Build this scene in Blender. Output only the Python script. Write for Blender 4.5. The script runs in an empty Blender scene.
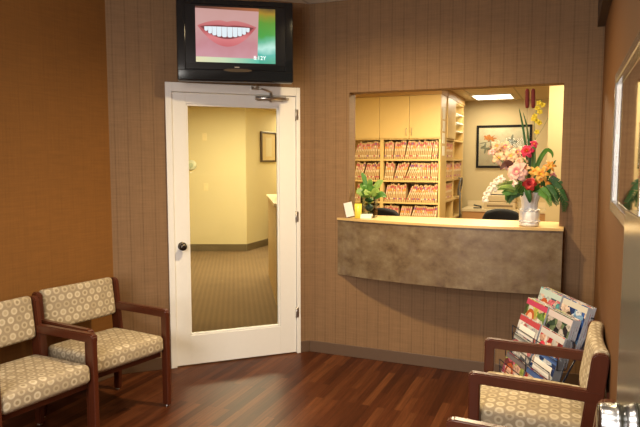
import bpy, bmesh, math, random
from mathutils import Vector, Matrix, Euler
random.seed(7)
PI = math.pi
R = math.radians
scn = bpy.context.scene
col = scn.collection

# ------------------------------------------------------------------ camera
cd = bpy.data.cameras.new('camera'); cam = bpy.data.objects.new('camera', cd); col.objects.link(cam)
cd.sensor_fit = 'HORIZONTAL'; cd.sensor_width = 36.0; cd.lens = 597.22 * 36.0 / 640.0
cd.clip_start = 0.02
CAM = Vector((1.895, -4.335, 1.543))
cam.location = CAM
cam.rotation_euler = Euler((R(90 - 5.1), 0, R(22.63)), 'XYZ')
scn.camera = cam
# ------------------------------------------------------------------ world, exposure
w = bpy.data.worlds.new('world'); scn.world = w; w.use_nodes = True
w.node_tree.nodes['Background'].inputs[0].default_value = (1.0, .85, .65, 1)
w.node_tree.nodes['Background'].inputs[1].default_value = 0.05
scn.view_settings.view_transform = 'Standard'; scn.view_settings.look = 'None'
scn.view_settings.gamma = 1.0; scn.view_settings.use_curve_mapping = False
scn.view_settings.exposure = 0.38
# ------------------------------------------------------------------ large lights
def spot(name, loc, power, color=(1, .78, .52), ang=130, blend=.6, size=.06, tgt=None):
    l = bpy.data.lights.new(name, 'SPOT'); l.energy = power; l.color = color
    l.spot_size = R(ang); l.spot_blend = blend; l.shadow_soft_size = size
    o = bpy.data.objects.new(name, l); col.objects.link(o); o.location = loc
    return o
def area(name, loc, power, sx, sy, color=(1, .85, .6), rot=(0, 0, 0)):
    l = bpy.data.lights.new(name, 'AREA'); l.energy = power; l.color = color
    l.shape = 'RECTANGLE'; l.size = sx; l.size_y = sy
    o = bpy.data.objects.new(name, l); col.objects.link(o); o.location = loc; o.rotation_euler = rot
    return o
YB0 = -5.3
WARM = (1, .76, .50)
spot('downlight_lamp', (0.78, -1.15, 2.72), 230, (1, .75, .40), 164, 1.0)
spot('downlight_lamp', (1.45, -1.1, 2.72), 16, (1, .84, .68), 150, 1.0)
spot('downlight_lamp', (0.45, -2.4, 2.72), 45, (1, .80, .56), 128, .8)
spot('downlight_lamp', (1.2, -3.4, 2.72), 45, (1, .86, .70), 140, .8)
area('room_fill_light', (0.9, -4.5, 2.70), 45, 1.2, .6, (1, .96, .88))  # unseen overhead area light, added behind the camera as general fill
area('front_fill_light', (0.75, YB0 + .03, 1.65), 62, 1.5, 1.2, (1, .95, .90), (R(90), 0, 0))  # added front fill from the rear wall, sized like a window
area('office_troffer_lamp', (0.9, 1.7, 2.41), 100, 1.2, .6, (1, .83, .52))
area('office_troffer_lamp', (0.85, 4.45, 2.40), 11, .5, .5, (1, .83, .54))
area('office_troffer_lamp', (2.05, .62, 2.41), 26, .5, .4, (1, .84, .55))
area('hall_troffer_lamp', (-2.3, 3.0, 2.41), 98, 1.2, .6, (1, .84, .55))
area('hall_troffer_lamp', (-2.6, 6.3, 2.41), 30, .6, .6, (1, .84, .55))
area('hall_troffer_lamp', (-1.6, 0.7, 2.41), 14, .6, .6, (1, .80, .5))

# ------------------------------------------------------------------ materials
def new_mat(name):
    m = bpy.data.materials.new(name); m.use_nodes = True
    return m, m.node_tree.nodes, m.node_tree.links, m.node_tree.nodes['Principled BSDF']
class NT:
    """small helper for node trees"""
    def __init__(s, m): s.n = m.node_tree.nodes; s.l = m.node_tree.links
    def node(s, t, **kw):
        n = s.n.new(t)
        for k, v in kw.items(): setattr(n, k, v)
        return n
    def put(s, sock, v):
        if isinstance(v, bpy.types.NodeSocket): s.l.new(v, sock)
        elif isinstance(v, tuple) and len(v) == 3 and sock.type == 'RGBA': sock.default_value = (*v, 1)
        else: sock.default_value = v
    def math(s, op, a, b=None, c=None, clamp=False):
        n = s.node('ShaderNodeMath', operation=op); n.use_clamp = clamp
        s.put(n.inputs[0], a)
        if b is not None: s.put(n.inputs[1], b)
        if c is not None: s.put(n.inputs[2], c)
        return n.outputs[0]
    def mix(s, f, a, b, mode='MIX'):
        n = s.node('ShaderNodeMix', data_type='RGBA', blend_type=mode)
        s.put(n.inputs[0], f); s.put(n.inputs[6], a); s.put(n.inputs[7], b)
        return n.outputs[2]
    def noise(s, vec, scale=5, detail=2, rough=.5):
        n = s.node('ShaderNodeTexNoise'); s.put(n.inputs['Vector'], vec)
        n.inputs['Scale'].default_value = scale; n.inputs['Detail'].default_value = detail; n.inputs['Roughness'].default_value = rough
        return n.outputs['Fac']
    def mapv(s, vec, scale=(1, 1, 1), rot=(0, 0, 0), loc=(0, 0, 0)):
        n = s.node('ShaderNodeMapping'); s.put(n.inputs[0], vec)
        n.inputs[1].default_value = loc; n.inputs[2].default_value = rot; n.inputs[3].default_value = scale
        return n.outputs[0]
    def ramp(s, f, stops):
        n = s.node('ShaderNodeValToRGB'); s.put(n.inputs[0], f)
        e = n.color_ramp.elements
        while len(e) < len(stops): e.new(.5)
        for i, (p, c) in enumerate(stops): e[i].position = p; e[i].color = (*c, 1)
        return n.outputs[0]
    def coord(s, which='Object'): return s.node('ShaderNodeTexCoord').outputs[which]
    def sep(s, vec):
        n = s.node('ShaderNodeSeparateXYZ'); s.put(n.inputs[0], vec); return n.outputs
    def comb(s, x, y, z):
        n = s.node('ShaderNodeCombineXYZ')
        for i, v in enumerate((x, y, z)): s.put(n.inputs[i], v)
        return n.outputs[0]

def plain(name, c, rough=.5, metal=0.0, spec=.5, var=0.06, scale=30, emit=None, es=0, coat=0, bump=0):
    m, n, l, b = new_mat(name); t = NT(m)
    if var:
        f = t.noise(t.coord('Object'), scale, 3)
        lo = tuple(x * (1 - var) for x in c); hi = tuple(min(1, x * (1 + var)) for x in c)
        l.new(t.mix(f, lo, hi), b.inputs['Base Color'])
        if bump:
            bp = t.node('ShaderNodeBump'); bp.inputs['Strength'].default_value = bump; bp.inputs['Distance'].default_value = .002
            l.new(f, bp.inputs['Height']); l.new(bp.outputs[0], b.inputs['Normal'])
    else: b.inputs['Base Color'].default_value = (*c, 1)
    b.inputs['Roughness'].default_value = rough; b.inputs['Metallic'].default_value = metal
    b.inputs['Specular IOR Level'].default_value = spec
    if coat: b.inputs['Coat Weight'].default_value = coat; b.inputs['Coat Roughness'].default_value = .12
    if emit: b.inputs['Emission Color'].default_value = (*emit, 1); b.inputs['Emission Strength'].default_value = es
    return m

def wallpaper(name, c, line=.22, weave=.25, period=.088, rough=.75):
    m, n, l, b = new_mat(name); t = NT(m)
    co = t.coord('Object'); x, y, z = t.sep(co)
    fr = t.math('FRACT', t.math('DIVIDE', x, period))
    d = t.math('ABSOLUTE', t.math('SUBTRACT', fr, .5))
    ln = t.math('SUBTRACT', 1, t.math('MULTIPLY', d, 1 / .07), clamp=True)
    fr2 = t.math('FRACT', t.math('DIVIDE', x, period / 2.0))
    d2 = t.math('ABSOLUTE', t.math('SUBTRACT', fr2, .5))
    ln2 = t.math('MULTIPLY', t.math('SUBTRACT', 1, t.math('MULTIPLY', d2, 1 / .10), clamp=True), .35)
    h = t.noise(t.mapv(co, (6, 6, 95)), 1, 3, .6)
    v = t.noise(t.mapv(co, (110, 110, 5)), 1, 3, .6)
    big = t.noise(co, 2.2, 2)
    f = t.math('ADD', t.math('MULTIPLY', t.math('SUBTRACT', h, .5), weave * 2.4), t.math('MULTIPLY', t.math('SUBTRACT', v, .5), weave * 1.8))
    f = t.math('ADD', f, t.math('MULTIPLY', t.math('SUBTRACT', big, .5), .18))
    f = t.math('SUBTRACT', f, t.math('MULTIPLY', t.math('MAXIMUM', ln, ln2), line))
    k = t.math('ADD', 1, f)
    l.new(t.mix(1.0, c, t.comb(k, k, k), 'MULTIPLY'), b.inputs['Base Color'])
    b.inputs['Roughness'].default_value = rough; b.inputs['Specular IOR Level'].default_value = .35
    bp = t.node('ShaderNodeBump'); bp.inputs['Strength'].default_value = .25; bp.inputs['Distance'].default_value = .002
    l.new(k, bp.inputs['Height']); l.new(bp.outputs[0], b.inputs['Normal'])
    return m

def floor_mat():
    m, n, l, b = new_mat('laminate_planks'); t = NT(m)
    x, y, z = t.sep(t.coord('Object'))
    vec = t.comb(y, x, 0.0)
    br = t.node('ShaderNodeTexBrick'); t.put(br.inputs['Vector'], vec)
    br.inputs['Color1'].default_value = (0, 0, 0, 1); br.inputs['Color2'].default_value = (1, 1, 1, 1)
    br.inputs['Mortar'].default_value = (.5, .5, .5, 1); br.inputs['Scale'].default_value = 1.0
    br.inputs['Mortar Size'].default_value = .0008; br.inputs['Brick Width'].default_value = .62; br.inputs['Row Height'].default_value = .052
    br.offset = .37; br.offset_frequency = 2
    tone = t.sep(br.outputs['Color'])[0]
    base = t.ramp(tone, [(0, (.038, .0105, .0042)), (.35, (.058, .0165, .0062)), (.7, (.074, .0225, .0085)), (1, (.105, .035, .0130))])
    off = t.comb(t.math('MULTIPLY', x, 60), t.math('ADD', t.math('MULTIPLY', y, 2.2), t.math('MULTIPLY', tone, 17)), 0.0)
    g = t.noise(off, 1, 4, .65)
    k = t.math('ADD', .15, t.math('MULTIPLY', g, 1.75))
    c = t.mix(1.0, base, t.comb(k, k, k), 'MULTIPLY')
    c = t.mix(t.math('MULTIPLY', br.outputs['Fac'], .6), c, (.01, .004, .003))
    l.new(c, b.inputs['Base Color'])
    b.inputs['Roughness'].default_value = .38; b.inputs['Specular IOR Level'].default_value = .11
    bp = t.node('ShaderNodeBump'); bp.inputs['Strength'].default_value = .12; bp.inputs['Distance'].default_value = .001
    l.new(g, bp.inputs['Height']); l.new(bp.outputs[0], b.inputs['Normal'])
    return m

def carpet_mat():
    m, n, l, b = new_mat('ribbed_carpet'); t = NT(m)
    co = t.mapv(t.coord('Object'), rot=(0, 0, R(-30.7)))
    x, y, z = t.sep(co)
    s = t.math('ADD', .5, t.math('MULTIPLY', t.math('SINE', t.math('MULTIPLY', x, 2 * PI / .055)), .5))
    nz = t.noise(co, 90, 3); n2 = t.noise(co, 3, 2)
    k = t.math('ADD', t.math('ADD', .68, t.math('MULTIPLY', s, .12)), t.math('ADD', t.math('MULTIPLY', nz, .25), t.math('MULTIPLY', n2, .15)))
    l.new(t.mix(1.0, (.20, .132, .072), t.comb(k, k, k), 'MULTIPLY'), b.inputs['Base Color'])
    b.inputs['Roughness'].default_value = .95; b.inputs['Specular IOR Level'].default_value = .1
    return m

def ring_fabric():
    m, n, l, b = new_mat('ring_patterned_upholstery'); t = NT(m)
    u, v, _ = t.sep(t.coord('UV'))
    cell = .052
    a = t.math('DIVIDE', u, cell); c = t.math('DIVIDE', v, cell * .86)
    row = t.math('FLOOR', c)
    a = t.math('ADD', a, t.math('MULTIPLY', t.math('MODULO', row, 2.0), .5))
    fx = t.math('SUBTRACT', t.math('FRACT', a), .5); fy = t.math('MULTIPLY', t.math('SUBTRACT', t.math('FRACT', c), .5), .86)
    r = t.math('SQRT', t.math('ADD', t.math('MULTIPLY', fx, fx), t.math('MULTIPLY', fy, fy)))
    wn = t.node('ShaderNodeTexWhiteNoise', noise_dimensions='2D'); t.put(wn.inputs['Vector'], t.comb(t.math('FLOOR', a), row, 0.0))
    rnd = wn.outputs['Value']
    ring_d = t.math('ABSOLUTE', t.math('SUBTRACT', r, .27))
    ring = t.math('MULTIPLY', t.math('SUBTRACT', .135, ring_d), 14, clamp=True)
    disc = t.math('MULTIPLY', t.math('SUBTRACT', .20, r), 20, clamp=True)
    base = t.ramp(t.noise(t.coord('UV'), 260, 2), [(.3, (.275, .215, .138)), (.7, (.335, .265, .175))])
    pale = t.mix(rnd, (.38, .31, .20), (.56, .48, .34))
    mid = t.mix(t.math('GREATER_THAN', rnd, .62), (.275, .212, .13), (.42, .34, .22))
    c1 = t.mix(ring, base, pale); c1 = t.mix(disc, c1, mid)
    l.new(c1, b.inputs['Base Color'])
    b.inputs['Roughness'].default_value = .85; b.inputs['Specular IOR Level'].default_value = .25
    bp = t.node('ShaderNodeBump'); bp.inputs['Strength'].default_value = .25; bp.inputs['Distance'].default_value = .001
    l.new(t.noise(t.coord('UV'), 500, 2), bp.inputs['Height']); l.new(bp.outputs[0], b.inputs['Normal'])
    return m

def wood(name, c, rough=.25, scale=(40, 40, 3), contrast=.35, coat=.4):
    m, n, l, b = new_mat(name); t = NT(m)
    g = t.noise(t.mapv(t.coord('Object'), scale), 1, 4, .6)
    k = t.math('ADD', 1 - contrast / 2, t.math('MULTIPLY', g, contrast))
    l.new(t.mix(1.0, c, t.comb(k, k, k), 'MULTIPLY'), b.inputs['Base Color'])
    b.inputs['Roughness'].default_value = rough; b.inputs['Coat Weight'].default_value = coat; b.inputs['Coat Roughness'].default_value = .15
    return m

def mottled():
    m, n, l, b = new_mat('mottled_laminate'); t = NT(m)
    co = t.coord('Object')
    a = t.noise(t.mapv(co, (1, 1, 1.6)), 7, 5, .62); d = t.noise(co, 28, 4, .7)
    f = t.math('ADD', t.math('MULTIPLY', a, .7), t.math('MULTIPLY', d, .3))
    c = t.ramp(f, [(.32, (.095, .058, .030)), (.46, (.158, .106, .057)), (.56, (.198, .144, .083)), (.70, (.28, .215, .130))])
    c = t.mix(t.math('MULTIPLY', t.math('SUBTRACT', t.noise(co, 11, 3), .52, clamp=True), 2.2), c, (.15, .10, .078))
    l.new(c, b.inputs['Base Color']); b.inputs['Roughness'].default_value = .4
    return m

def glass_mat(name, tint=(.93, .96, .93), refl=.9):
    m = bpy.data.materials.new(name); m.use_nodes = True; t = NT(m); t.n.clear()
    out = t.node('ShaderNodeOutputMaterial'); mx = t.node('ShaderNodeMixShader'); fr = t.node('ShaderNodeFresnel'); fr.inputs[0].default_value = 1.35
    tr = t.node('ShaderNodeBsdfTransparent'); tr.inputs[0].default_value = (*tint, 1)
    gl = t.node('ShaderNodeBsdfGlossy'); gl.inputs['Roughness'].default_value = .02; gl.inputs[0].default_value = (refl, refl, refl, 1)
    t.l.new(fr.outputs[0], mx.inputs[0]); t.l.new(tr.outputs[0], mx.inputs[1]); t.l.new(gl.outputs[0], mx.inputs[2]); t.l.new(mx.outputs[0], out.inputs[0])
    return m

def tile_ceiling(name, c, sx=.61, sy=1.22):
    m, n, l, b = new_mat(name); t = NT(m)
    x, y, z = t.sep(t.coord('Object'))
    def grid(q, p):
        d = t.math('ABSOLUTE', t.math('SUBTRACT', t.math('FRACT', t.math('DIVIDE', q, p)), .5))
        return t.math('GREATER_THAN', d, .5 - .011 / p)
    g = t.math('MAXIMUM', grid(x, sx), grid(y, sy))
    f = t.noise(t.coord('Object'), 60, 3)
    base = t.mix(f, tuple(q * .9 for q in c), c)
    l.new(t.mix(t.math('MULTIPLY', g, .55), base, tuple(q * .45 for q in c)), b.inputs['Base Color']); b.inputs['Roughness'].default_value = .9
    return m

def cover_mat(name, cols, seed, scale=9, band=None, bandc=(1, 1, 1), rough=.22):
    """photographic magazine cover: blurred patches of colour plus a title band (UV 0..1)"""
    m, n, l, b = new_mat(name); t = NT(m)
    uv = t.coord('UV'); u, v, _ = t.sep(uv)
    wob = t.noise(t.mapv(uv, loc=(seed, seed * .7, 0)), 4, 3)
    vo = t.node('ShaderNodeTexVoronoi'); vo.inputs['Scale'].default_value = scale
    t.put(vo.inputs['Vector'], t.comb(t.math('ADD', u, t.math('ADD', t.math('MULTIPLY', wob, .25), seed * 3.1)), t.math('ADD', t.math('MULTIPLY', v, 1.3), seed * 1.7), 0.0))
    r = t.sep(vo.outputs['Color'])[0]
    st = [(i / len(cols), c) for i, c in enumerate(cols)]
    rn = t.node('ShaderNodeValToRGB'); rn.color_ramp.interpolation = 'CONSTANT'; t.put(rn.inputs[0], r)
    e = rn.color_ramp.elements
    while len(e) < len(st): e.new(.5)
    for i, (p, c) in enumerate(st): e[i].position = p; e[i].color = (*c, 1)
    c = rn.outputs[0]
    vo2 = t.node('ShaderNodeTexVoronoi'); vo2.inputs['Scale'].default_value = scale * 2.6; t.put(vo2.inputs['Vector'], t.comb(t.math('ADD', u, seed), t.math('MULTIPLY', v, 1.2), 0.0))
    k2 = t.math('ADD', .45, t.math('MULTIPLY', t.sep(vo2.outputs['Color'])[1], .85))
    c = t.mix(.75, c, t.mix(1.0, c, t.comb(k2, k2, k2), 'MULTIPLY'))
    if band:
        inb = t.math('MULTIPLY', t.math('GREATER_THAN', v, band[0]), t.math('LESS_THAN', v, band[1]))
        c = t.mix(inb, c, bandc)
    c = t.mix(1.0, c, (.68, .68, .70), 'MULTIPLY')
    l.new(c, b.inputs['Base Color']); b.inputs['Roughness'].default_value = rough; b.inputs['Specular IOR Level'].default_value = .4
    return m

M = {}
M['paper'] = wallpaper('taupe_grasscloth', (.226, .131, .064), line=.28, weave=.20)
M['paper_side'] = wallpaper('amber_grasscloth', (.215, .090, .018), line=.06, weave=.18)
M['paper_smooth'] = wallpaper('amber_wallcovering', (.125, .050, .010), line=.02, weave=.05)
M['floor'] = floor_mat(); M['carpet'] = carpet_mat(); M['rings'] = ring_fabric()
M['mahogany'] = wood('mahogany', (.072, .0165, .0066), .30, coat=.08)
M['white'] = plain('white_paint', (.80, .79, .76), .35, var=.02)
M['base'] = plain('vinyl_baseboard', (.115, .070, .044), .5, var=.05)
M['mottled'] = mottled()
M['top'] = wood('counter_edge_laminate', (.62, .42, .17), .35, (3, 30, 30), .15, 0)
M['chrome'] = plain('polished_chrome', (.27, .27, .27), .24, 1.0, var=0)
M['nickel'] = plain('satin_nickel', (.55, .52, .47), .3, 1.0, var=.03)
M['dark_metal'] = plain('dark_bronze_metal', (.09, .075, .06), .3, 1.0, var=0)
M['black'] = plain('black_plastic', (.012, .013, .016), .28, var=.05)
M['black_gloss'] = plain('gloss_black_glass', (.006, .007, .009), .08, var=0)
M['black_cloth'] = plain('black_office_fabric', (.010, .010, .011), .85, var=.2, scale=200, spec=.2)
M['glass'] = glass_mat('clear_glass'); M['print_glass'] = glass_mat('print_glass', (.97, .97, .95), .22); M['acrylic'] = glass_mat('clear_acrylic', (.86, .90, .84))
M['yellow_wall'] = plain('yellow_paint', (.66, .56, .325), .7, var=.03, scale=4)
M['cream_wall'] = plain('cream_paint', (.56, .445, .24), .7, var=.03, scale=4)
M['hall_base'] = plain('hall_baseboard', (.14, .10, .05), .6, var=.05)
M['maple'] = wood('maple_laminate', (.62, .44, .175), .4, (6, 6, 2), .12, 0)
M['maple_dark'] = wood('maple_cornice', (.44, .26, .09), .45, (2, 6, 6), .12, 0)
M['ceil'] = tile_ceiling('acoustic_tile', (.62, .60, .56)); M['ceil2'] = tile_ceiling('office_acoustic_tile', (.62, .48, .27))
M['lamp'] = plain('troffer_diffuser', (.9, .9, .9), .5, var=0, emit=(1, .95, .80), es=5.0)
M['soffit'] = plain('dark_brown_soffit', (.055, .030, .015), .6, var=.06)
M['silver'] = plain('silver_frame', (.48, .46, .43), .24, 1.0, var=.02)
M['mirror'] = plain('mirror_glass', (.80, .80, .78), .03, 1.0, var=0)
M['grey_door'] = plain('gloss_grey_enamel', (.10, .092, .06), .17, 0, .35, var=.03, coat=.3)
M['paper_white'] = plain('white_card', (.85, .84, .78), .6, var=.02)
M['wire'] = plain('blue_black_wire', (.012, .016, .035), .3, var=0)

# ------------------------------------------------------------------ mesh helpers
class MB:
    def __init__(s): s.bm = bmesh.new(); s.mi = 0
    def _tag(s, before):
        for f in s.bm.faces:
            if f.index == -1 or f not in before: pass
    def box(s, c, size, rot=None, bevel=0.0, seg=2, mi=0):
        r = bmesh.ops.create_cube(s.bm, size=1.0); vs = r['verts']
        for v in vs: v.co = Vector((v.co.x * size[0], v.co.y * size[1], v.co.z * size[2]))
        fs = list({f for v in vs for f in v.link_faces})
        if bevel:
            es = list({e for v in vs for e in v.link_edges})
            rb = bmesh.ops.bevel(s.bm, geom=es, offset=min(bevel, min(size) * .49), segments=seg, profile=.5, affect='EDGES')
            vs = list({v for f in rb['faces'] for v in f.verts} | {v for v in vs if v.is_valid})
            fs = list({f for v in vs for f in v.link_faces})
        mt = Matrix.Translation(Vector(c))
        if rot is not None: mt = mt @ (rot if isinstance(rot, Matrix) else Euler(rot).to_matrix().to_4x4())
        for v in vs: v.co = mt @ v.co
        for f in fs: f.material_index = mi
        return vs
    def lohi(s, a, b, **k):
        return s.box([(p + q) / 2 for p, q in zip(a, b)], [abs(q - p) for p, q in zip(a, b)], **k)
    def tube(s, pts, r, n=8, cap=True, mi=0):
        pts = [Vector(p) for p in pts]; rs = r if isinstance(r, (list, tuple)) else [r] * len(pts)
        rings = []; up = None
        for i, p in enumerate(pts):
            d = (pts[min(i + 1, len(pts) - 1)] - pts[max(i - 1, 0)]).normalized()
            if up is None: up = d.orthogonal().normalized()
            else:
                up = up - d * up.dot(d)
                up = up.normalized() if up.length > 1e-6 else d.orthogonal().normalized()
            sd = d.cross(up)
            rings.append([s.bm.verts.new(p + (up * math.cos(2 * PI * k / n) + sd * math.sin(2 * PI * k / n)) * rs[i]) for k in range(n)])
        for a, b in zip(rings, rings[1:]):
            for k in range(n):
                f = s.bm.faces.new((a[k], a[(k + 1) % n], b[(k + 1) % n], b[k])); f.material_index = mi; f.smooth = True
        if cap:
            f = s.bm.faces.new(rings[0][::-1]); f.material_index = mi
            f = s.bm.faces.new(rings[-1]); f.material_index = mi
    def lathe(s, prof, n=24, mat=None, mi=0, fn=None):
        """prof: (r, z) bottom to top; fn(angle) scales the radius"""
        rings = []
        for r, z in prof:
            ring = []
            for k in range(n):
                a = 2 * PI * k / n; q = r * (fn(a, z) if fn else 1)
                v = Vector((q * math.cos(a), q * math.sin(a), z))
                ring.append(s.bm.verts.new(mat @ v if mat else v))
            rings.append(ring)
        for a, b in zip(rings, rings[1:]):
            for k in range(n):
                f = s.bm.faces.new((a[k], a[(k + 1) % n], b[(k + 1) % n], b[k])); f.smooth = True; f.material_index = mi
        f = s.bm.faces.new(rings[0][::-1]); f.material_index = mi
        f = s.bm.faces.new(rings[-1]); f.material_index = mi
    def prism(s, poly, z0, z1, mat=None, mi=0):
        mt = mat or Matrix()
        lo = [s.bm.verts.new(mt @ Vector((x, y, z0))) for x, y in poly]; hi = [s.bm.verts.new(mt @ Vector((x, y, z1))) for x, y in poly]
        n = len(poly)
        fs = [s.bm.faces.new(lo[::-1]), s.bm.faces.new(hi)]
        fs += [s.bm.faces.new((lo[k], lo[(k + 1) % n], hi[(k + 1) % n], hi[k])) for k in range(n)]
        for f in fs: f.material_index = mi
    def sheet(s, rows, mi=0, smooth=True, thick=0):
        g = [[s.bm.verts.new(Vector(p)) for p in r] for r in rows]
        for a, b in zip(g, g[1:]):
            for k in range(len(a) - 1):
                f = s.bm.faces.new((a[k], a[k + 1], b[k + 1], b[k])); f.smooth = smooth; f.material_index = mi
    def ball(s, c, r, sc=(1, 1, 1), u=12, v=8, mi=0, rot=None):
        q = bmesh.ops.create_uvsphere(s.bm, u_segments=u, v_segments=v, radius=r)
        mt = Matrix.Translation(Vector(c))
        if rot is not None: mt = mt @ Euler(rot).to_matrix().to_4x4()
        for x in q['verts']:
            x.co = mt @ Vector((x.co.x * sc[0], x.co.y * sc[1], x.co.z * sc[2]))
            for f in x.link_faces: f.smooth = True; f.material_index = mi
    def build(s, name, mats, parent=None, smooth=None, uv=None):
        me = bpy.data.meshes.new(name)
        bmesh.ops.recalc_face_normals(s.bm, faces=s.bm.faces)
        if smooth is not None:
            for f in s.bm.faces: f.smooth = smooth
        if uv:
            ul = s.bm.loops.layers.uv.new('UVMap')
            for f in s.bm.faces:
                for lp in f.loops: lp[ul].uv = uv(f.normal, lp.vert.co)
        s.bm.to_mesh(me); s.bm.free()
        for m in (mats if isinstance(mats, (list, tuple)) else [mats]): me.materials.append(m)
        o = bpy.data.objects.new(name, me); col.objects.link(o)
        if parent: o.parent = parent
        return o
def tag(o, label=None, cat=None, group=None, kind=None):
    if label: o['label'] = label
    if cat: o['category'] = cat
    if group: o['group'] = group
    if kind: o['kind'] = kind
    return o
def thing(name, label, cat, loc=(0, 0, 0), rz=0, group=None):
    o = bpy.data.objects.new(name, None); col.objects.link(o); o.empty_display_size = .1
    o.location = loc; o.rotation_euler = (0, 0, rz)
    return tag(o, label, cat, group)
def struct(o): o['kind'] = 'structure'; return o
def kids(o): return list(o.children)
def dup(o, parent=None):
    c = o.copy(); col.objects.link(c)
    if parent: c.parent = parent
    for ch in kids(o): dup(ch, c)
    return c
def frame(o, org, xdir):
    """places an object whose local x runs along a wall"""
    o.location = org; o.rotation_euler = (0, 0, math.atan2(xdir[1], xdir[0])); return o

# ------------------------------------------------------------------ setting
Hc = 2.742
A1 = R(223.79); D1 = Vector((math.cos(A1), math.sin(A1), 0)); N1 = Vector((-D1.y, D1.x, 0))   # door wall, local y into the room
LW = 1.489
EL = D1 * LW
DL = Vector((-.139, -.990, 0))
XR = 2.074; YB = -5.3; HO = 2.440
SILL = 1.045; OL, OR, OT = .33, 1.842, 2.055

def wall_with_hole(name, mat, x0, x1, z1, hx0, hx1, hz0, hz1, y0, y1):
    m = MB()
    m.lohi((x0, y0, 0), (hx0, y1, z1)); m.lohi((hx1, y0, 0), (x1, y1, z1))
    m.lohi((hx0, y0, hz1), (hx1, y1, z1))
    if hz0 > 0: m.lohi((hx0, y0, 0), (hx1, y1, hz0))
    return struct(m.build(name, mat))
wall_with_hole('wall_back', M['paper'], 0, XR + .14, Hc, OL, OR, SILL, OT, 0, .14)
o = wall_with_hole('wall_front_left', M['paper'], 0, LW, Hc, .10, 1.075, 0, 2.045, -.12, 0); frame(o, (0, 0, 0), D1)
m = MB(); m.lohi((0, -.12, 0), (4.6, 0, Hc)); o = struct(m.build('wall_left', M['paper_side'])); frame(o, EL, DL)
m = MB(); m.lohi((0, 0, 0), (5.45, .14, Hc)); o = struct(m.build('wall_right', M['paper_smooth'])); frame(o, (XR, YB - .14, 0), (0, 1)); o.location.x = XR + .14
m = MB(); m.lohi((-2.2, YB - .14, 0), (XR + .14, YB, Hc)); struct(m.build('wall_rear', M['paper_side']))
m = MB()
for a_, b_ in (((-.08, .97), (.0, 2.33)), ((1.50, .97), (1.58, 2.33)), ((0, .97), (1.5, 1.05)), ((0, 2.25), (1.5, 2.33)), ((.735, 1.05), (.765, 2.25))): m.lohi((a_[0], YB, a_[1]), (b_[0], YB + .02, b_[1]))
struct(m.build('fill_window_frame', plain('fill_frame_white', (.8, .8, .78), .4, var=.02)))  # made-up window frame dressing the rear fill light, out of view
# floors
xl = EL.x + DL.x * 4.4
m = MB(); m.prism([(XR + .1, .07), (0, .07), (-.03, .03), (D1.x * LW - .03, D1.y * LW + .03), (xl - .1, YB), (XR + .1, YB)], -.05, 0)
struct(m.build('floor', M['floor']))
m = MB(); m.prism([(XR + .14, .14), (0, .14), (D1.x * LW - .1, D1.y * LW + .05), (xl - .2, YB - .14), (XR + .14, YB - .14)], Hc, Hc + .06)
struct(m.build('ceiling', M['ceil']))
# baseboards
def baseboard(name, L, h=.092, mat=None, t=.012, sgn=1, s0=0):
    m = MB(); m.lohi((s0, 0, 0), (L, t * sgn, h), bevel=.003); return struct(m.build(name, mat or M['base']))
baseboard('baseboard_back', XR, sgn=-1)
for a, b in ((0.012, .083), (1.105, LW - .012)): frame(baseboard('baseboard_front_left', b, s0=a), (0, 0, 0), D1)
frame(baseboard('baseboard_left', 4.4, s0=.012), EL, DL)
o = baseboard('baseboard_right', 5.2, sgn=1); frame(o, (XR, YB + .02, 0), (0, 1))
# bulkhead along the top of the right wall
m = MB(); m.lohi((XR - .045, YB + .05, 2.40), (XR, -.001, Hc)); struct(m.build('trim_1', M['soffit']))

# ---- office behind the counter
office = [(-.05, .14), (2.9, .14), (2.9, 5.1), (-1.93, 5.1)]
m = MB(); m.prism([(-.05, .141), (2.9, .141), (2.9, 5.2), (-1.93, 5.2)], -.05, -.002); struct(m.build('floor_office', M['carpet']))
m = MB(); m.prism([(.0, .141), (2.9, .141), (2.9, 5.2), (-1.93, 5.2)], HO, HO + .05); struct(m.build('ceiling_office', M['ceil2']))
m = MB(); m.lohi((-1.95, 5.1, 0), (2.9, 5.2, HO)); struct(m.build('wall_office_back', M['cream_wall']))
m = MB(); m.lohi((2.8, .141, 0), (2.9, 5.1, HO)); struct(m.build('wall_office_right', M['cream_wall']))
m = MB(); m.lohi((1.712, 1.2, 0), (2.8, 1.3, HO)); struct(m.build('wall_office_return', M['cream_wall']))
pd = Vector((-1.93 + .05, 5.1 - .14, 0)).normalized()
m = MB(); m.lohi((0, 0, 0), (5.3, .08, HO)); o = struct(m.build('wall_office_left', M['yellow_wall'])); frame(o, (-.05, .15, 0), pd)
# ---- hall behind the glass door
hall = [(-.06, .16), (-1.95, 5.2), (-1.95, 8.0), (-5.2, 8.0), (-5.2, 1.5), (-1.25, -1.2), (-1.15, -1.0)]
m = MB(); m.prism([(-.06, .0), (-1.93, 5.2), (-1.93, 8.0), (-5.4, 8.0), (-5.4, 1.0), (-1.9, -1.35), (-1.12, -1.0)], -.05, -.0015); struct(m.build('floor_hall', M['carpet']))
m = MB(); m.prism([(-.06, .05), (-1.93, 5.2), (-1.93, 8.0), (-5.4, 8.0), (-5.4, 1.0), (-1.9, -1.30), (-1.2, -1.0)], HO, HO + .05); struct(m.build('ceiling_hall', M['ceil2']))
hc = Vector((-3.14, 4.50, 0)); hd = Vector((-.85, -.36, 0)).normalized()
m = MB(); m.lohi((0, -.1, 0), (2.6, 0, HO)); o = struct(m.build('wall_hall_left', M['yellow_wall'])); frame(o, hc, hd)
frame(baseboard('baseboard_hall_left', 2.5, .12, M['hall_base']), hc, hd)
hd2 = Vector((-.02, 1.0, 0)).normalized()
m = MB(); m.lohi((0, 0, 0), (3.5, .1, HO)); o = struct(m.build('wall_hall_far', M['yellow_wall'])); frame(o, hc, hd2)
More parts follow.
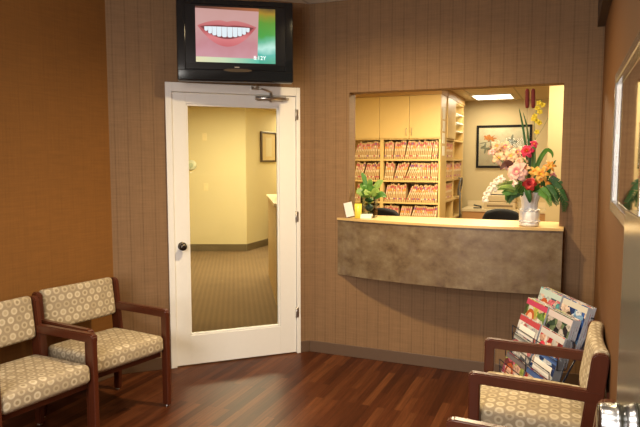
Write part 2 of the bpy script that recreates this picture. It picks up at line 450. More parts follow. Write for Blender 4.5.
frame(baseboard('baseboard_hall_far', 3.4, .12, M['hall_base'], sgn=-1), hc, hd2)
m = MB(); m.lohi((-5.4, 8.0, 0), (-1.9, 8.1, HO)); struct(m.build('wall_hall_end', M['yellow_wall']))
m = MB(); m.lohi((-1.95, 5.2, 0), (-1.87, 8.0, HO)); struct(m.build('wall_hall_right', M['yellow_wall']))
a = Vector((-5.35, 3.6, 0)); b = Vector((-1.5, -1.25, 0)); d = (b - a)
m = MB(); m.lohi((0, 0, 0), (d.length, .08, HO)); o = struct(m.build('wall_hall_near', M['yellow_wall'])); frame(o, a, d); o.location = a - Vector((-d.y, d.x, 0)).normalized() * .08

# ------------------------------------------------------------------ glass door
door = bpy.data.objects.new('door_1', None); col.objects.link(door); struct(door); frame(door, (0, 0, 0), D1)
m = MB()
m.lohi((.084, 0, 0), (.116, .018, 2.10), bevel=.003); m.lohi((1.059, 0, 0), (1.103, .018, 2.10), bevel=.003); m.lohi((.116, 0, 2.036), (1.059, .018, 2.10), bevel=.003)
m.lohi((.100, -.12, 0), (.112, 0, 2.04)); m.lohi((1.063, -.12, 0), (1.075, 0, 2.04)); m.lohi((.112, -.12, 2.034), (1.063, 0, 2.045))
m.build('casing', M['white'], door)
m = MB()
s0, s1 = .117, 1.058; g0, g1, z0, z1 = .250, .957, .231, 1.952
y0, y1 = -.042, .002
m.lohi((s0, y0, .008), (g0, y1, 2.030), bevel=.002); m.lohi((g1, y0, .008), (s1, y1, 2.030), bevel=.002)
m.lohi((g0, y0, .008), (g1, y1, z0), bevel=.002); m.lohi((g0, y0, z1), (g1, y1, 2.030), bevel=.002)
leaf = m.build('door_leaf', M['white'], door)
m = MB()
for a_, b_ in (((g0, z0), (g0 + .014, z1)), ((g1 - .014, z0), (g1, z1)), ((g0, z0), (g1, z0 + .014)), ((g0, z1 - .014), (g1, z1))):
    m.lohi((a_[0], -.034, a_[1]), (b_[0], -.006, b_[1]), bevel=.003)
m.build('glazing_bead', M['white'], leaf)
m = MB(); m.lohi((g0 + .002, -.024, z0 + .002), (g1 - .002, -.018, z1 - .002)); m.build('glass_pane', M['glass'], leaf)
m = MB(); mt = Matrix.Translation((1.004, .002, .912)) @ Euler((R(-90), 0, 0)).to_matrix().to_4x4()
m.lathe([(.031, 0), (.031, .005), (.026, .009), (.012, .011), (.011, .028), (.020, .033), (.027, .044), (.028, .054), (.022, .064), (.010, .068)], 24, mt)
m.build('door_knob', M['dark_metal'], leaf)['label'] = 'dark polished metal door knob'
for z in (.334, 1.893, 1.1):
    m = MB(); m.tube([(.1165, .007, z - .045), (.1165, .007, z + .045)], .007, 10); m.lohi((.100, .0175, z - .04), (.116, .0195, z + .04)); m.build('hinge', M['nickel'], leaf)
m = MB(); m.tube([(1.058, -.02, .94), (1.0595, -.02, .94)], .02, 8); m.build('latch_plate', M['nickel'], leaf)
CO = .085
m = MB(); m.lohi((.135 + CO, .003, 1.990), (.345 + CO, .012, 2.026), bevel=.003)
m.tube([(.12 + CO, .030, 2.008), (.36 + CO, .030, 2.008)], .015, 14); m.tube([(.10 + CO, .030, 2.008), (.12 + CO, .030, 2.008)], .011, 12); m.tube([(.24 + CO, .030, 1.980), (.24 + CO, .030, 2.046)], .010, 10)
cl = m.build('door_closer', M['nickel'], door)
m = MB(); m.tube([(.24 + CO, .032, 2.046), (.25 + CO, .05, 2.054), (.31 + CO, .075, 2.068), (.36 + CO, .05, 2.084), (.362 + CO, .03, 2.088)], .006, 8)
m.ball((.36 + CO, .055, 2.090), .011); m.lohi((.33 + CO, .018, 2.068), (.395 + CO, .028, 2.094), bevel=.003)
m.build('closer_arm', M['nickel'], cl)

# ------------------------------------------------------------------ reception counter
def arc(x0, x1, sag, n=28, y=0.0):
    h = (x1 - x0) / 2; r = (h * h + sag * sag) / (2 * sag); cx = (x0 + x1) / 2; cy = y - sag + r
    out = []
    for i in range(n + 1):
        x = x0 + (x1 - x0) * i / n; out.append((x, cy - math.sqrt(max(0, r * r - (x - cx) ** 2))))
    return out
cnt = thing('reception_counter', 'curved wall-hung reception counter with mottled brown front under the office window', 'counter', (0, 0, .65))
CX0, CX1 = .238, 1.868
PRF = [(.238, 0.0), (.45, -.062), (.65, -.108), (.85, -.142), (1.05, -.164), (1.25, -.176), (1.45, -.174), (1.65, -.158), (1.79, -.138), (1.868, -.125)]
def prof(out):
    P = []
    for i in range(len(PRF) - 1):
        for k in range(4):
            u = k / 4; p0 = PRF[max(i - 1, 0)][1]; p1 = PRF[i][1]; p2 = PRF[i + 1][1]; p3 = PRF[min(i + 2, len(PRF) - 1)][1]
            y = .5 * (2 * p1 + (p2 - p0) * u + (2 * p0 - 5 * p1 + 4 * p2 - p3) * u * u + (3 * p1 - p0 - 3 * p2 + p3) * u ** 3)
            P.append((PRF[i][0] + (PRF[i + 1][0] - PRF[i][0]) * u, y - out))
    P.append((PRF[-1][0], PRF[-1][1] - out)); return P
m = MB(); m.prism(prof(.002) + [(CX1, -.001), (CX0, -.001)], 0, .430); m.build('front_panel', M['mottled'], cnt)
m = MB(); ar = prof(.010); ar[0] = (CX0 - .004, -.008); ar[-1] = (CX1 + .004, ar[-1][1])
m.prism(ar + [(CX1 + .004, -.001), (OR - .004, -.001), (OR - .004, .30), (OL + .004, .30), (OL + .004, -.001), (CX0 - .004, -.001)], .430, .447)
m.build('countertop', M['top'], cnt)['label'] = 'pale tan countertop'
CT = 1.0972

# ------------------------------------------------------------------ television
tvn = Vector((.54776, -.83664, 0)); tvx = Vector((.83664, .54776, 0))
tv = thing('television', 'black flat television showing a smile, on the wall above the white glass door', 'television', (-.281, -.637, 2.37), math.atan2(tvx.y, tvx.x))
# local x right, local y away from the viewer, z up
W2, H2 = .402, .279
m = MB(); m.lohi((-W2, .0, -H2), (W2, .07, H2), bevel=.012, seg=3); m.lohi((-.25, .07, -.2), (.25, .095, .2), bevel=.02)
hs = m.build('housing', M['black'], tv)
m = MB()
for a_, b_ in (((-W2 + .004, -H2 + .004), (-.345, H2 - .004)), ((.345, -H2 + .004), (W2 - .004, H2 - .004)), ((-.345, .240), (.345, H2 - .004)), ((-.345, -.200), (.345, -.160))):
    m.lohi((a_[0], -.008, a_[1]), (b_[0], .002, b_[1]), bevel=.003)
m.build('bezel', M['black_gloss'], tv)
m = MB(); m.lohi((-W2 + .003, -.012, -H2 + .003), (W2 - .003, .0, -.202), bevel=.008); m.build('speaker_bar', M['black_gloss'], tv)
m = MB(); pts = [(.10 * math.cos(a), .012 * math.sin(a)) for a in [2 * PI * k / 24 for k in range(24)]]
m.prism(pts, -.0145, -.011, Matrix.Translation((.01, 0, -.203)) @ Euler((R(90), 0, 0)).to_matrix().to_4x4() @ Matrix.Scale(-1, 4, (0, 0, 1))); m.build('receiver_window', plain('smoked_bronze', (.10, .075, .05), .2, .5, var=0), tv)
m = MB(); m.lohi((-.012, -.0095, -.184), (.022, -.0075, -.178)); m.build('badge', M['nickel'], tv)
m = MB(); m.lohi((-.345, -.002, -.160), (.345, .004, .240)); scr = m.build('screen', plain('dark_panel', (.008, .009, .012), .12, var=0), tv)
def emis(name, c, s=1.0):
    return plain(name, (.02, .02, .02), .3, var=0, emit=c, es=s)
def flat(name, poly, mat, yy, parent):
    m = MB(); vs = [m.bm.verts.new((x, yy, z)) for x, z in poly]; m.bm.faces.new(vs)
    o = m.build(name, mat, parent)
    for p in o.data.polygons:
        pass
    return o
def sc_grad(name, stops, axis='z', lo=-.15, hi=.23, s=1.0, nz=.25):
    mt, n, l, b = new_mat(name); t = NT(mt)
    x, y, z = t.sep(t.coord('Object')); q = x if axis == 'x' else z
    f = t.math('DIVIDE', t.math('SUBTRACT', q, lo), hi - lo)
    f = t.math('ADD', f, t.math('MULTIPLY', t.math('SUBTRACT', t.noise(t.coord('Object'), 9, 2), .5), nz))
    l.new(t.ramp(f, stops), b.inputs['Emission Color']); b.inputs['Emission Strength'].default_value = s * .78
    b.inputs['Base Color'].default_value = (.02, .02, .02, 1); b.inputs['Roughness'].default_value = .3
    return mt
PX0, PX1, PZ0, PZ1 = -.275, .275, -.150, .226
flat('picture_background', [(PX0, PZ0), (PX1, PZ0), (PX1, PZ1), (PX0, PZ1)],
     sc_grad('green_swirl', [(0, (.03, .38, .26)), (.16, (.05, .45, .38)), (.28, (.45, .78, .70)), (.42, (.10, .45, .28)), (.55, (.04, .33, .05)), (.72, (.10, .30, .03)), (.88, (.36, .22, .02)), (1, (.10, .06, .02))]), -.0032, scr)
flat('picture_stripe', [(PX0, PZ0), (.16, PZ0), (.16, -.112), (PX0, -.114)],
     sc_grad('stripe_glow', [(0, (.75, .68, .42)), (.45, (.55, .68, .45)), (1, (.05, .50, .38))], 'x', -.275, .16, 1.0, .05), -.0036, scr)
SX1 = .160
flat('picture_skin', [(PX0, -.113), (SX1 - .012, -.118), (SX1, .212), (PX0, PZ1)],
     sc_grad('skin_tone', [(0, (.58, .29, .34)), (.35, (.52, .22, .25)), (.7, (.58, .33, .31)), (1, (.56, .31, .28))], s=1.0, nz=.5), -.0040, scr)
flat('picture_border', [(PX0, .213), (SX1, .205), (SX1, PZ1), (PX0, PZ1)], sc_grad('border_glow', [(0, (.10, .03, .02)), (1, (.42, .14, .05))], 'x', -.2, .17, 1.0, .2), -.0042, scr)
def lip(cx, cz, w, up, dn, droop=.03, n=18):
    top = [(cx - w + 2 * w * i / n, cz + droop * (abs(-1 + 2 * i / n) ** 2) + up * (1 - (abs(-1 + 2 * i / n)) ** 2.2) * (1 - .16 * math.exp(-((-1 + 2 * i / n) / .14) ** 2))) for i in range(n + 1)]
    bot = [(cx + w - 2 * w * i / n, cz + droop * (abs(1 - 2 * i / n) ** 2) - dn * (1 - (abs(1 - 2 * i / n)) ** 2.0)) for i in range(1, n)]
    return top + bot
flat('picture_lips', lip(-.060, .070, .202, .068, .112, .026), sc_grad('lip_colour', [(0, (.52, .10, .12)), (.35, (.68, .20, .21)), (.62, (.45, .08, .09)), (1, (.60, .20, .20))], lo=-.05, hi=.14, nz=.15), -.0046, scr)
flat('picture_mouth', lip(-.060, .070, .186, .034, .060, .022), emis('mouth_dark', (.16, .03, .035)), -.0050, scr)
tt = emis('tooth_white', (.58, .66, .70), 1.0)
for k in range(10):
    u = (k - 4.5) / 5.0; wk = .0185 * (1 - .38 * abs(u)); cx = -.060 + .172 * (u * (1.12 - .22 * abs(u)))
    tz = .072 + .020 * (1 - abs(u) ** 2.2) + .018 * u * u; bz = .070 - .048 * (1 - .75 * abs(u) ** 2.4) + .014 * u * u
    flat('tooth', [(cx - wk, tz), (cx - wk * .95, bz + .006), (cx - wk * .5, bz), (cx + wk * .5, bz), (cx + wk * .95, bz + .006), (cx + wk, tz)], tt, -.0054, scr)
fc = bpy.data.curves.new('clock_text', 'FONT'); fc.body = '8:12Y'; fc.size = .038; fc.extrude = .0002; fc.align_x = 'CENTER'
fo = bpy.data.objects.new('clock_text', fc); col.objects.link(fo); fo.parent = scr; fo.location = (.165, -.0056, -.125); fo.rotation_euler = (R(90), 0, 0)
bpy.context.view_layer.update()
tm = bpy.data.meshes.new_from_object(fo.evaluated_get(bpy.context.evaluated_depsgraph_get())); bpy.data.objects.remove(fo)
fo = bpy.data.objects.new('clock_text', tm); col.objects.link(fo); fo.parent = scr; fo.location = (.165, -.0056, -.125); fo.rotation_euler = (R(90), 0, 0)
tm.materials.clear(); tm.materials.append(emis('text_white', (.9, .95, .92), 1.1))
m = MB(); m.lohi((-.11, .09, -.10), (.11, .115, .10), bevel=.005)
ang = math.atan2(tvx.y, tvx.x)
back = Matrix.Rotation(-ang, 4, 'Z')
q = Vector((-.281, -.637, 0)); q0 = back @ (-(q.dot(N1)) * N1 + N1 * .012)   # point on the wall behind the set, in local axes
m.tube([(0, .11, 0), (q0.x, q0.y, 0)], .02, 10)
m.box((q0.x, q0.y, 0), (.16, .02, .2), rot=(0, 0, math.atan2(D1.y, D1.x) - ang))
m.build('wall_bracket', M['black'], tv)

# ------------------------------------------------------------------ waiting-room chairs
def cushion_bm(w, d, h, bev, crown=.012, mat=None, n=10):
    m = MB(); m.box((0, 0, 0), (w, d, h), bevel=bev, seg=5)
    bmesh.ops.subdivide_edges(m.bm, edges=[e for e in m.bm.edges if e.calc_length() > .06], cuts=7, use_grid_fill=True)
    for v in m.bm.verts:
        fx = 1 - (2 * v.co.x / w) ** 2; fy = 1 - (2 * v.co.y / d) ** 2
        if v.co.z > 0: v.co.z += crown * max(0, fx) * max(0, fy)
    def uv(nrm, co):
        dz = h / 2 - co.z; u, v_ = co.x, co.y
        if abs(nrm.z) < .6:
            if abs(nrm.y) >= abs(nrm.x): v_ = co.y + math.copysign(dz, co.y)
            else: u = co.x + math.copysign(dz, co.x)
        return (u + 5, v_ + 5)
    return m, uv
def make_chair(label, group):
    t = thing('waiting_room_chair', label, 'chair', group=group)
    HW = .285; sx = HW - .016
    m, uv = cushion_bm(.500, .48, .105, .030, .018)
    o = m.build('seat', M['rings'], t, smooth=True, uv=uv); o.location = (0, .020, .398); o.rotation_euler = (R(2.0), 0, 0)
    m, uv = cushion_bm(.500, .245, .062, .024, .010)
    # bow the backrest
    for v in m.bm.verts: v.co.z -= .020 * (1 - (v.co.x / .25) ** 2)
    o = m.build('backrest', M['rings'], t, smooth=True, uv=uv)
    o.location = (0, -.247, .650); o.rotation_euler = (R(82 + 180), R(0), R(180)); 
    for s in (-1, 1):
        x = s * sx
        m = MB()
        m.box((x, .243, .307), (.032, .050, .596), bevel=.007, seg=3)
        fl = m.build('front_leg', M['mahogany'], t)
        m = MB(); m.tube([(x, .243, 0), (x, .243, .010)], [.015, .013], 12); m.build('glide', M['nickel'], fl)
        m = MB()
        prof = [(-.222, .010), (-.268, .010), (-.250, .36), (-.285, .748), (-.274, .764), (-.238, .764), (-.220, .748), (-.182, .40)]
        m.prism([(y, z) for y, z in prof], -.016, .016, Matrix(((0, 0, 1, x), (1, 0, 0, 0), (0, 1, 0, 0), (0, 0, 0, 1))))
        bmesh.ops.bevel(m.bm, geom=list(m.bm.edges), offset=.005, segments=2, affect='EDGES')
        bl = m.build('back_leg', M['mahogany'], t)
        m = MB(); m.tube([(x, -.246, 0), (x, -.246, .010)], [.015, .013], 12); m.build('glide', M['nickel'], bl)
        m = MB()
        prof = [(.269, .572), (.269, .606), (.262, .616), (.245, .620), (-.262, .606), (-.254, .556), (.218, .572)]
        m.prism(prof, -.019, .019, Matrix(((0, 0, 1, x), (1, 0, 0, 0), (0, 1, 0, 0), (0, 0, 0, 1))))
        bmesh.ops.bevel(m.bm, geom=list(m.bm.edges), offset=.006, segments=3, affect='EDGES')
        m.build('armrest', M['mahogany'], t)
    m = MB(); m.lohi((-sx + .016, .19, .315), (sx - .016, .215, .345), bevel=.004); m.lohi((-sx + .016, -.243, .33), (sx - .016, -.222, .37), bevel=.004)
    for s in (-1, 1): m.lohi((s * .232 - .011, -.222, .315), (s * .232 + .011, .19, .345), bevel=.004)
    m.build('seat_rail', M['mahogany'], t)
    m = MB(); m.lohi((-sx + .016, -.275, .575), (sx - .016, -.262, .60)); o = m.build('back_rail', M['mahogany'], t); o.location.y = -.018
    return t
LCH = 'chairs along the left wall'; RCH = 'chairs along the right wall'
ch = make_chair('ring-patterned wooden chair by the left wall, next to the white glass door', LCH)
fw = Vector((.980, -.199, 0))   # forward of the left chairs
def put_chair(c, corner, fwd, side, lab=None, grp=None):
    """corner: floor point under the front leg on the given side (-1 left, +1 right as the sitter sees it)"""
    rz = math.atan2(fwd[1], fwd[0]) - PI / 2
    f = Vector((fwd[0], fwd[1], 0)).normalized(); r = Vector((f.y, -f.x, 0))
    c.location = Vector(corner) - f * .243 - r * (side * .269); c.rotation_euler = (0, 0, rz)
    if lab: c['label'] = lab
    if grp: c['group'] = grp
put_chair(ch, (-.400, -1.338, 0), fw, -1)
c2 = dup(ch); put_chair(c2, (-.435, -1.920, 0), (.990, -.140, 0), -1, 'ring-patterned wooden chair at the left edge, overlapping the chair nearer the door')
c3 = dup(ch); put_chair(c3, (1.542, -1.185, 0), (-1, .0), 1, 'ring-patterned wooden chair in front of the magazine rack by the right wall', RCH)
c4 = dup(ch); put_chair(c4, (1.542, -2.235, 0), (-1, .0), 1, 'chair at the bottom edge beside the chrome knob, only its arm and back corner showing', RCH)

# ------------------------------------------------------------------ mirror and grey half door on the right
mir = thing('wall_mirror', 'silver-framed mirror on the amber right wall', 'mirror', (XR, -1.72, 1.345), R(-90))
# local x runs toward the camera, local y = +X world (into the wall)
L_, H_ = 1.05, .53
m = MB()
def miter(m, a, b, wdt, dep):
    pass
for a_, b_ in (((0, 0), (.032, H_)), ((L_ - .032, 0), (L_, H_)), ((.032, 0), (L_ - .032, .04)), ((.032, H_ - .04), (L_ - .032, H_))):
    m.lohi((a_[0], -.028, a_[1]), (b_[0], -.001, b_[1]), bevel=.006, seg=2)
m.build('frame', M['silver'], mir)
m = MB(); m.lohi((.03, -.014, .038), (L_ - .03, -.006, H_ - .038)); m.build('glass', M['mirror'], mir)
hd_ = thing('half_door', 'glossy grey half-height door with a chrome knob at the right edge', 'door', (1.988, -3.15, 0), R(-90 + 3.2))
m = MB(); m.lohi((0, 0, .03), (.80, .030, 1.455), bevel=.003); m.build('panel', M['grey_door'], hd_)
m = MB(); mt = Matrix.Translation((.215, 0, 1.150)) @ Euler((R(90), 0, 0)).to_matrix().to_4x4()
m.lathe([(.033, 0), (.033, .006), (.030, .010), (.0275, .022), (.0305, .024), (.0305, .029), (.0275, .031), (.0275, .048), (.025, .053), (.012, .054)], 32, mt)
m.build('knob', M['chrome'], hd_)['label'] = 'chrome cylinder knob'
m = MB()
for z in (.25, 1.15): m.tube([(.806, .03, z - .05), (.806, .03, z + .05)], .009, 10)
m.build('hinge', M['nickel'], hd_)
m = MB(); m.lohi((.815, .0, 0), (.865, .022, 1.46)); m.build('hinge_post', M['grey_door'], hd_)

# ------------------------------------------------------------------ magazine rack
rk = thing('magazine_rack', 'blue-black wire magazine rack standing in the corner behind the right-hand chair', 'rack', (1.756, -.42, 0), math.atan2(-.877, .48))
RW = .545
tiers = [(0.0, .76), (.083, .695), (.125, .594), (.16, .48), (.205, .36)]   # forward offset, magazine top height
lean = R(16); MH = .275
Lr = []
m = MB()
for s in (-.008, RW + .008):
    m.tube([(s, -.33, .006), (s, .04, .006)], .006, 8); m.tube([(s, .03, 0.006), (s, .02, .70)], .006, 8); m.tube([(s, -.30, .006), (s, -.24, .16), (s, .02, .66)], .005, 8)
m.tube([(-.008, .03, .006), (RW + .008, .03, .006)], .006, 8); m.tube([(-.008, .02, .70), (RW + .008, .02, .70)], .006, 8)
m.build('stand', M['wire'], rk)
pockets = []
for f, z in tiers:
    bz = z - MH * math.cos(lean); by = -f - MH * math.sin(lean)
    m = MB()
    # floor wires of the pocket, front lip, back and end hoops
    for q in (0.004, .045): m.tube([(-.008, by - .012 + q - .004, bz - .006), (RW + .008, by - .012 + q - .004, bz - .006)], .0028, 6)
    for e in (-.008, RW + .008, RW / 2):
        m.tube([(e, by - .016, bz + .085), (e, by - .014, bz - .006), (e, by + .036, bz - .006), (e, by + .036 + .14 * math.sin(lean), bz + .15)], .0028, 6)
    m.tube([(-.008, by - .016, bz + .085), (RW + .008, by - .016, bz + .085)], .0028, 6); m.tube([(-.008, by - .015, bz + .04), (RW + .008, by - .015, bz + .04)], .0025, 6)
    m.build('pocket', M['wire'], rk)
rkm = Matrix.Translation(rk.location) @ Euler((0, 0, rk.rotation_euler.z)).to_matrix().to_4x4()
PAL = {
 'pink': ((.75, .15, .25), (.85, .55, .45), (.20, .05, .05), (.9, .8, .75), (.45, .55, .15)),
 'red': ((.65, .04, .05), (.85, .82, .78), (.30, .04, .04), (.80, .50, .38), (.9, .85, .80)),
 'blue': ((.05, .14, .45), (.75, .80, .85), (.02, .05, .18), (.25, .45, .70), (.80, .62, .50)),
 'dark': ((.04, .08, .05), (.45, .30, .22), (.02, .02, .03), (.16, .22, .12), (.55, .50, .45)),
 'teal': ((.10, .40, .42), (.70, .80, .75), (.85, .60, .50), (.05, .15, .20), (.80, .20, .25)),
 'white': ((.82, .82, .80), (.70, .25, .25), (.85, .85, .82), (.45, .45, .50), (.90, .88, .85)),
 'green': ((.20, .35, .08), (.75, .70, .15), (.10, .12, .05), (.75, .50, .35), (.85, .82, .70)),
 'orange': ((.85, .40, .08), (.80, .65, .50), (.35, .12, .04), (.20, .25, .45), (.90, .80, .60)),
 'grey': ((.40, .40, .42), (.70, .68, .66), (.12, .12, .14), (.60, .20, .22), (.80, .78, .75)),
}
spec_ = [  # tier, column, palette, band colour, description
 (0, 0, 'teal', (.62, .78, .74), 'magazine with a red-haired face and pale teal title, far end of the top tier', 'face'),
 (0, 1, 'blue', (.75, .72, .62), 'magazine with a man in lime on dark blue, wall end of the top tier', 'man'),
 (1, 0, 'green', (.70, .08, .18), 'magazine with a pink-red title strip over green, far end of the second tier', 'face'),
 (1, 1, 'dark', (.80, .70, .70), 'magazine with a pale pink title over dark shapes, wall end of the second tier', 'none'),
 (2, 0, 'white', (.70, .10, .12), 'white magazine with a red title strip, far end of the third tier', 'panel'),
 (2, 1, 'red', (.80, .78, .76), 'magazine with a large red patch, wall end of the third tier', 'heart'),
 (3, 0, 'grey', (.62, .64, .60), 'pale grey magazine at the far end of the fourth tier', 'none'),
 (3, 1, 'blue', (.10, .22, .60), 'bright blue magazine with a white panel at the wall end of the fourth tier', 'panel'),
 (4, 0, 'pink', (.25, .22, .24), 'magazine with a pink dress on grey at the far end of the lowest tier', 'face'),
 (4, 1, 'red', (.10, .20, .55), 'red and white magazine with a blue title, wall end of the lowest tier', 'none'),
]
page = plain('page_edges', (.46, .48, .52), .6, var=.12, scale=300)
skin = plain('printed_skin', (.80, .47, .33), .25, var=.05); hair_r = plain('printed_red_hair', (.42, .09, .03), .25, var=.2, scale=80); hair_d = plain('printed_dark_hair', (.05, .03, .02), .25, var=.2)
pr_red = plain('printed_red', (.70, .05, .09), .25, var=.05); pr_lime = plain('printed_lime', (.60, .62, .05), .25, var=.05); pr_white = plain('printed_white', (.86, .85, .83), .25, var=.03); pr_pink = plain('printed_pink', (.85, .25, .42), .25, var=.05)
def magazine(tier, colm, pal, bandc, label, motif, seed, back=0.0, group='magazines in the wire rack', wd=.258, th=.010):
    f, z = tiers[tier]
    cm = cover_mat('cover_%s' % pal, PAL[pal], seed * 1.37 + .3, 5.5, (.86, .98), bandc)
    m = MB(); H = MH - (.004 if back else 0)
    m.lohi((0, 0, 0), (wd, th, H), mi=1)
    for fc_ in m.bm.faces:
        if abs(fc_.normal.y) > .5: fc_.material_index = 0
    def el(cx, cz, rx, rz, y, mi, n=18):
        m.prism([(cx + rx * math.cos(2 * PI * k / n), cz + rz * math.sin(2 * PI * k / n)) for k in range(n)], 0, .0004, Matrix(((1, 0, 0, 0), (0, 0, -1, y), (0, 1, 0, 0), (0, 0, 0, 1))), mi)
    mats = [cm, page, skin, hair_r, hair_d, pr_red, pr_lime, pr_white, pr_pink]
    if motif == 'face': el(.085, .165, .052, .055, 0, 3); el(.085, .158, .032, .040, -.0005, 2); el(.085, .075, .065, .045, 0, 8); el(.145, .12, .018, .02, 0, 8)
    if motif == 'man': el(.10, .175, .034, .036, 0, 4); el(.105, .162, .026, .032, -.0005, 2); el(.08, .085, .075, .055, 0, 6)
    if motif == 'heart': el(.06, .15, .04, .05, 0, 5); el(.12, .10, .045, .04, 0, 5); el(.13, .18, .025, .028, 0, 2)
    if motif == 'panel':
        m.lohi((.03, -.0006, .03), (wd - .03, 0, .215), mi=7)
        for k in range(5): m.lohi((.03, -.001, .05 + .03 * k), (wd - .05 + .02 * (k % 2), -.0006, .058 + .03 * k), mi=5 if k % 2 else 1)
    o = m.build('magazine', mats, uv=lambda nn, c: (c.x / wd, c.z / H))
    tag(o, label, 'magazine', group)
    by = -f - MH * math.sin(lean) + back; bz = z - MH * math.cos(lean)
    x0 = .004 + colm * (RW / 2 + .003)
    o.matrix_world = rkm @ Matrix.Translation((x0, by, bz)) @ Euler((-lean, 0, 0)).to_matrix().to_4x4()
    return o
WN = ('top', 'second', 'third', 'fourth', 'lowest'); CN = ('far end', 'wall end')
for i, (t_, c_, p_, bc, lab, mo) in enumerate(spec_):
    magazine(t_, c_, p_, bc, lab, mo, i)
    for k in range(1, 4):
        pp = random.choice(list(PAL))
        magazine(t_, c_, pp, (.85, .83, .8), 'magazine stacked behind the front one at the %s of the %s rack tier' % (CN[c_], WN[t_]), 'none', i + 20 * k, back=.0125 * k, group='magazines behind, %s of the %s tier' % (CN[c_], WN[t_]))

# ------------------------------------------------------------------ office furniture seen through the window
cab = thing('file_cabinet', 'tall maple cabinet with upper doors and open shelves of patient folders', 'cabinet', (0, 3.0, 0))
CL, CR = -1.12, .432
m = MB()
m.lohi((CL, 0, 0), (CL + .02, .36, 2.34)); m.lohi((CR - .022, 0, 0), (CR, .36, 2.34)); m.lohi((CL + .02, .34, 0), (CR - .022, .36, 2.34))
for x in (-.335,): m.lohi((x, 0, .0), (x + .042, .34, 1.80))
m.lohi((CL + .02, .0, 0), (CR - .022, .34, .08))
m.lohi((CL + .02, .0, 2.32), (CR - .022, .34, 2.34)); m.lohi((CL + .02, .0, 1.80), (CR - .022, .34, 1.822))
m.build('body', M['maple'], cab)
SH = [1.558, 1.292, 1.018, .752, .486]
for z in SH:
    m = MB(); m.lohi((CL + .02, .002, z - .022), (-.335, .34, z)); m.lohi((-.293, .002, z - .022), (CR - .022, .34, z)); m.build('shelf', M['maple'], cab)
dx = [-1.105, -.725, -.341, .043, .430]
for i in range(4):
    m = MB(); m.lohi((dx[i] + .002, -.018, 1.815), (dx[i + 1] - .002, 0, 2.335), bevel=.002); dr = m.build('door', M['maple'], cab)
    hx = dx[i + 1] - .035 if i % 2 == 0 else dx[i] + .035
    m = MB(); m.tube([(hx, -.018, 1.85), (hx, -.038, 1.86), (hx, -.038, 1.93), (hx, -.018, 1.94)], .004, 8); m.build('handle', M['nickel'], dr)
m = MB(); m.lohi((CL, -.025, 2.34), (CR + .012, .36, 2.438)); m.build('cornice', M['maple_dark'], cab)
# side unit turned towards the right
sd = thing('side_shelf_unit', 'maple shelf unit running back from the file cabinet corner, folders on its shelves', 'shelf', (CR, 3.365, 0))
m = MB(); m.lohi((-.36, 0, 0), (-.34, 1.30, 2.34)); m.lohi((-.34, 0, 0), (0, .02, 2.34)); m.lohi((-.34, 1.28, 0), (0, 1.30, 2.34)); m.lohi((-.34, .02, 2.32), (0, 1.28, 2.34)); m.lohi((-.34, .55, 0), (0, .57, 2.32)); m.lohi((-.34, .02, 0), (0, 1.28, .08))
m.build('body', M['maple'], sd)
for z in (1.822, 1.558, 1.292, 1.018, .752):
    m = MB(); m.lohi((-.34, .02, z - .022), (-.002, .55, z)); m.lohi((-.34, .57, z - .022), (-.002, 1.28, z)); m.build('shelf', M['maple'], sd)
for z in (1.95, 2.07, 2.19):
    m = MB(); m.lohi((-.34, .57, z - .01), (-.002, 1.28, z)); m.build('tray_shelf', M['paper_white'], sd)['label'] = 'pale thin paper shelf'
m = MB(); m.lohi((0, .004, 1.826), (.016, .562, 2.336), bevel=.002); m.build('door', M['maple'], sd)
m = MB(); m.lohi((-.36, -.004, 2.34), (.016, 1.30, 2.438)); m.build('cornice', M['maple_dark'], sd)
nt = thing('posted_notices', 'pale papers taped in a column on the end of the maple file cabinet', 'paper', (CR + .0005, 3.0, 0))
for k, (z, h) in enumerate(((2.05, .14), (1.90, .13), (1.75, .13), (1.60, .12))):
    m = MB(); m.lohi((0, .09 + .01 * (k % 2), z), (.002, .25, z + h)); m.build('sheet', M['paper_white'], nt)

# patient folders
buff = plain('manila_card', (.53, .35, .165), .7, var=.10)
tabs = [plain('tab_' + n, c, .5, var=.03) for n, c in (('red', (.46, .10, .10)), ('pink', (.66, .32, .28)), ('purple', (.26, .10, .24)), ('green', (.12, .30, .10)), ('orange', (.75, .30, .06)), ('cream', (.72, .58, .38)))]
def folder_mesh(k):
    rr = random.Random(k); m = MB(); th, dp, h = .017, .24, .205 + .028 * rr.random()
    m.lohi((0, 0, 0), (th, dp, h), mi=0)
    tops = [rr.choice((1, 2, 2, 3, 2, 1)), rr.choice((6, 2, 2, 5, 3))]
    m.lohi((-.0006, -.0012, h - .050), (th + .0006, .012, h - .022), mi=tops[0]); m.lohi((-.0006, -.0012, h - .085), (th + .0006, .010, h - .062), mi=tops[1])
    m.lohi((-.0006, -.0012, .030), (th + .0006, .010, .048), mi=rr.choice((6, 2, 1, 3, 4, 6))); m.lohi((.002, -.0014, .10), (th - .002, .004, .13), mi=6)
    return m.build('patient_folder', [buff] + tabs)
protos = [folder_mesh(k) for k in range(8)]; used = [False] * 8
def folder(loc, rz, tilt, label, group):
    k = random.randrange(8)
    if used[k]: o = protos[k].copy(); col.objects.link(o)
    else: o = protos[k]; used[k] = True
    o.location = loc; o.rotation_euler = Euler((0, tilt, rz)); tag(o, label, 'folder', group)
def row(x0, x1, z, place, label, group, pitch=.0225):
    """place(x, z, tilt) puts one folder; tilt runs in clusters leaning to the right"""
    x = x0; tilt = 0; left = 0
    while x < x1:
        if left <= 0:
            left = random.randint(5, 8); x += .006; tilt = R(random.choice((3, 7, 12, 17, 22)))
        if x + .225 * math.sin(tilt) + .02 > x1 + .004: tilt = max(0, math.asin(max(0, min(.9, (x1 - x - .018) / .225))))
        if x + .017 > x1: break
        place(x, z + .0005, tilt, label, group); x += pitch / math.cos(tilt) * (.96 + .10 * random.random()); left -= 1
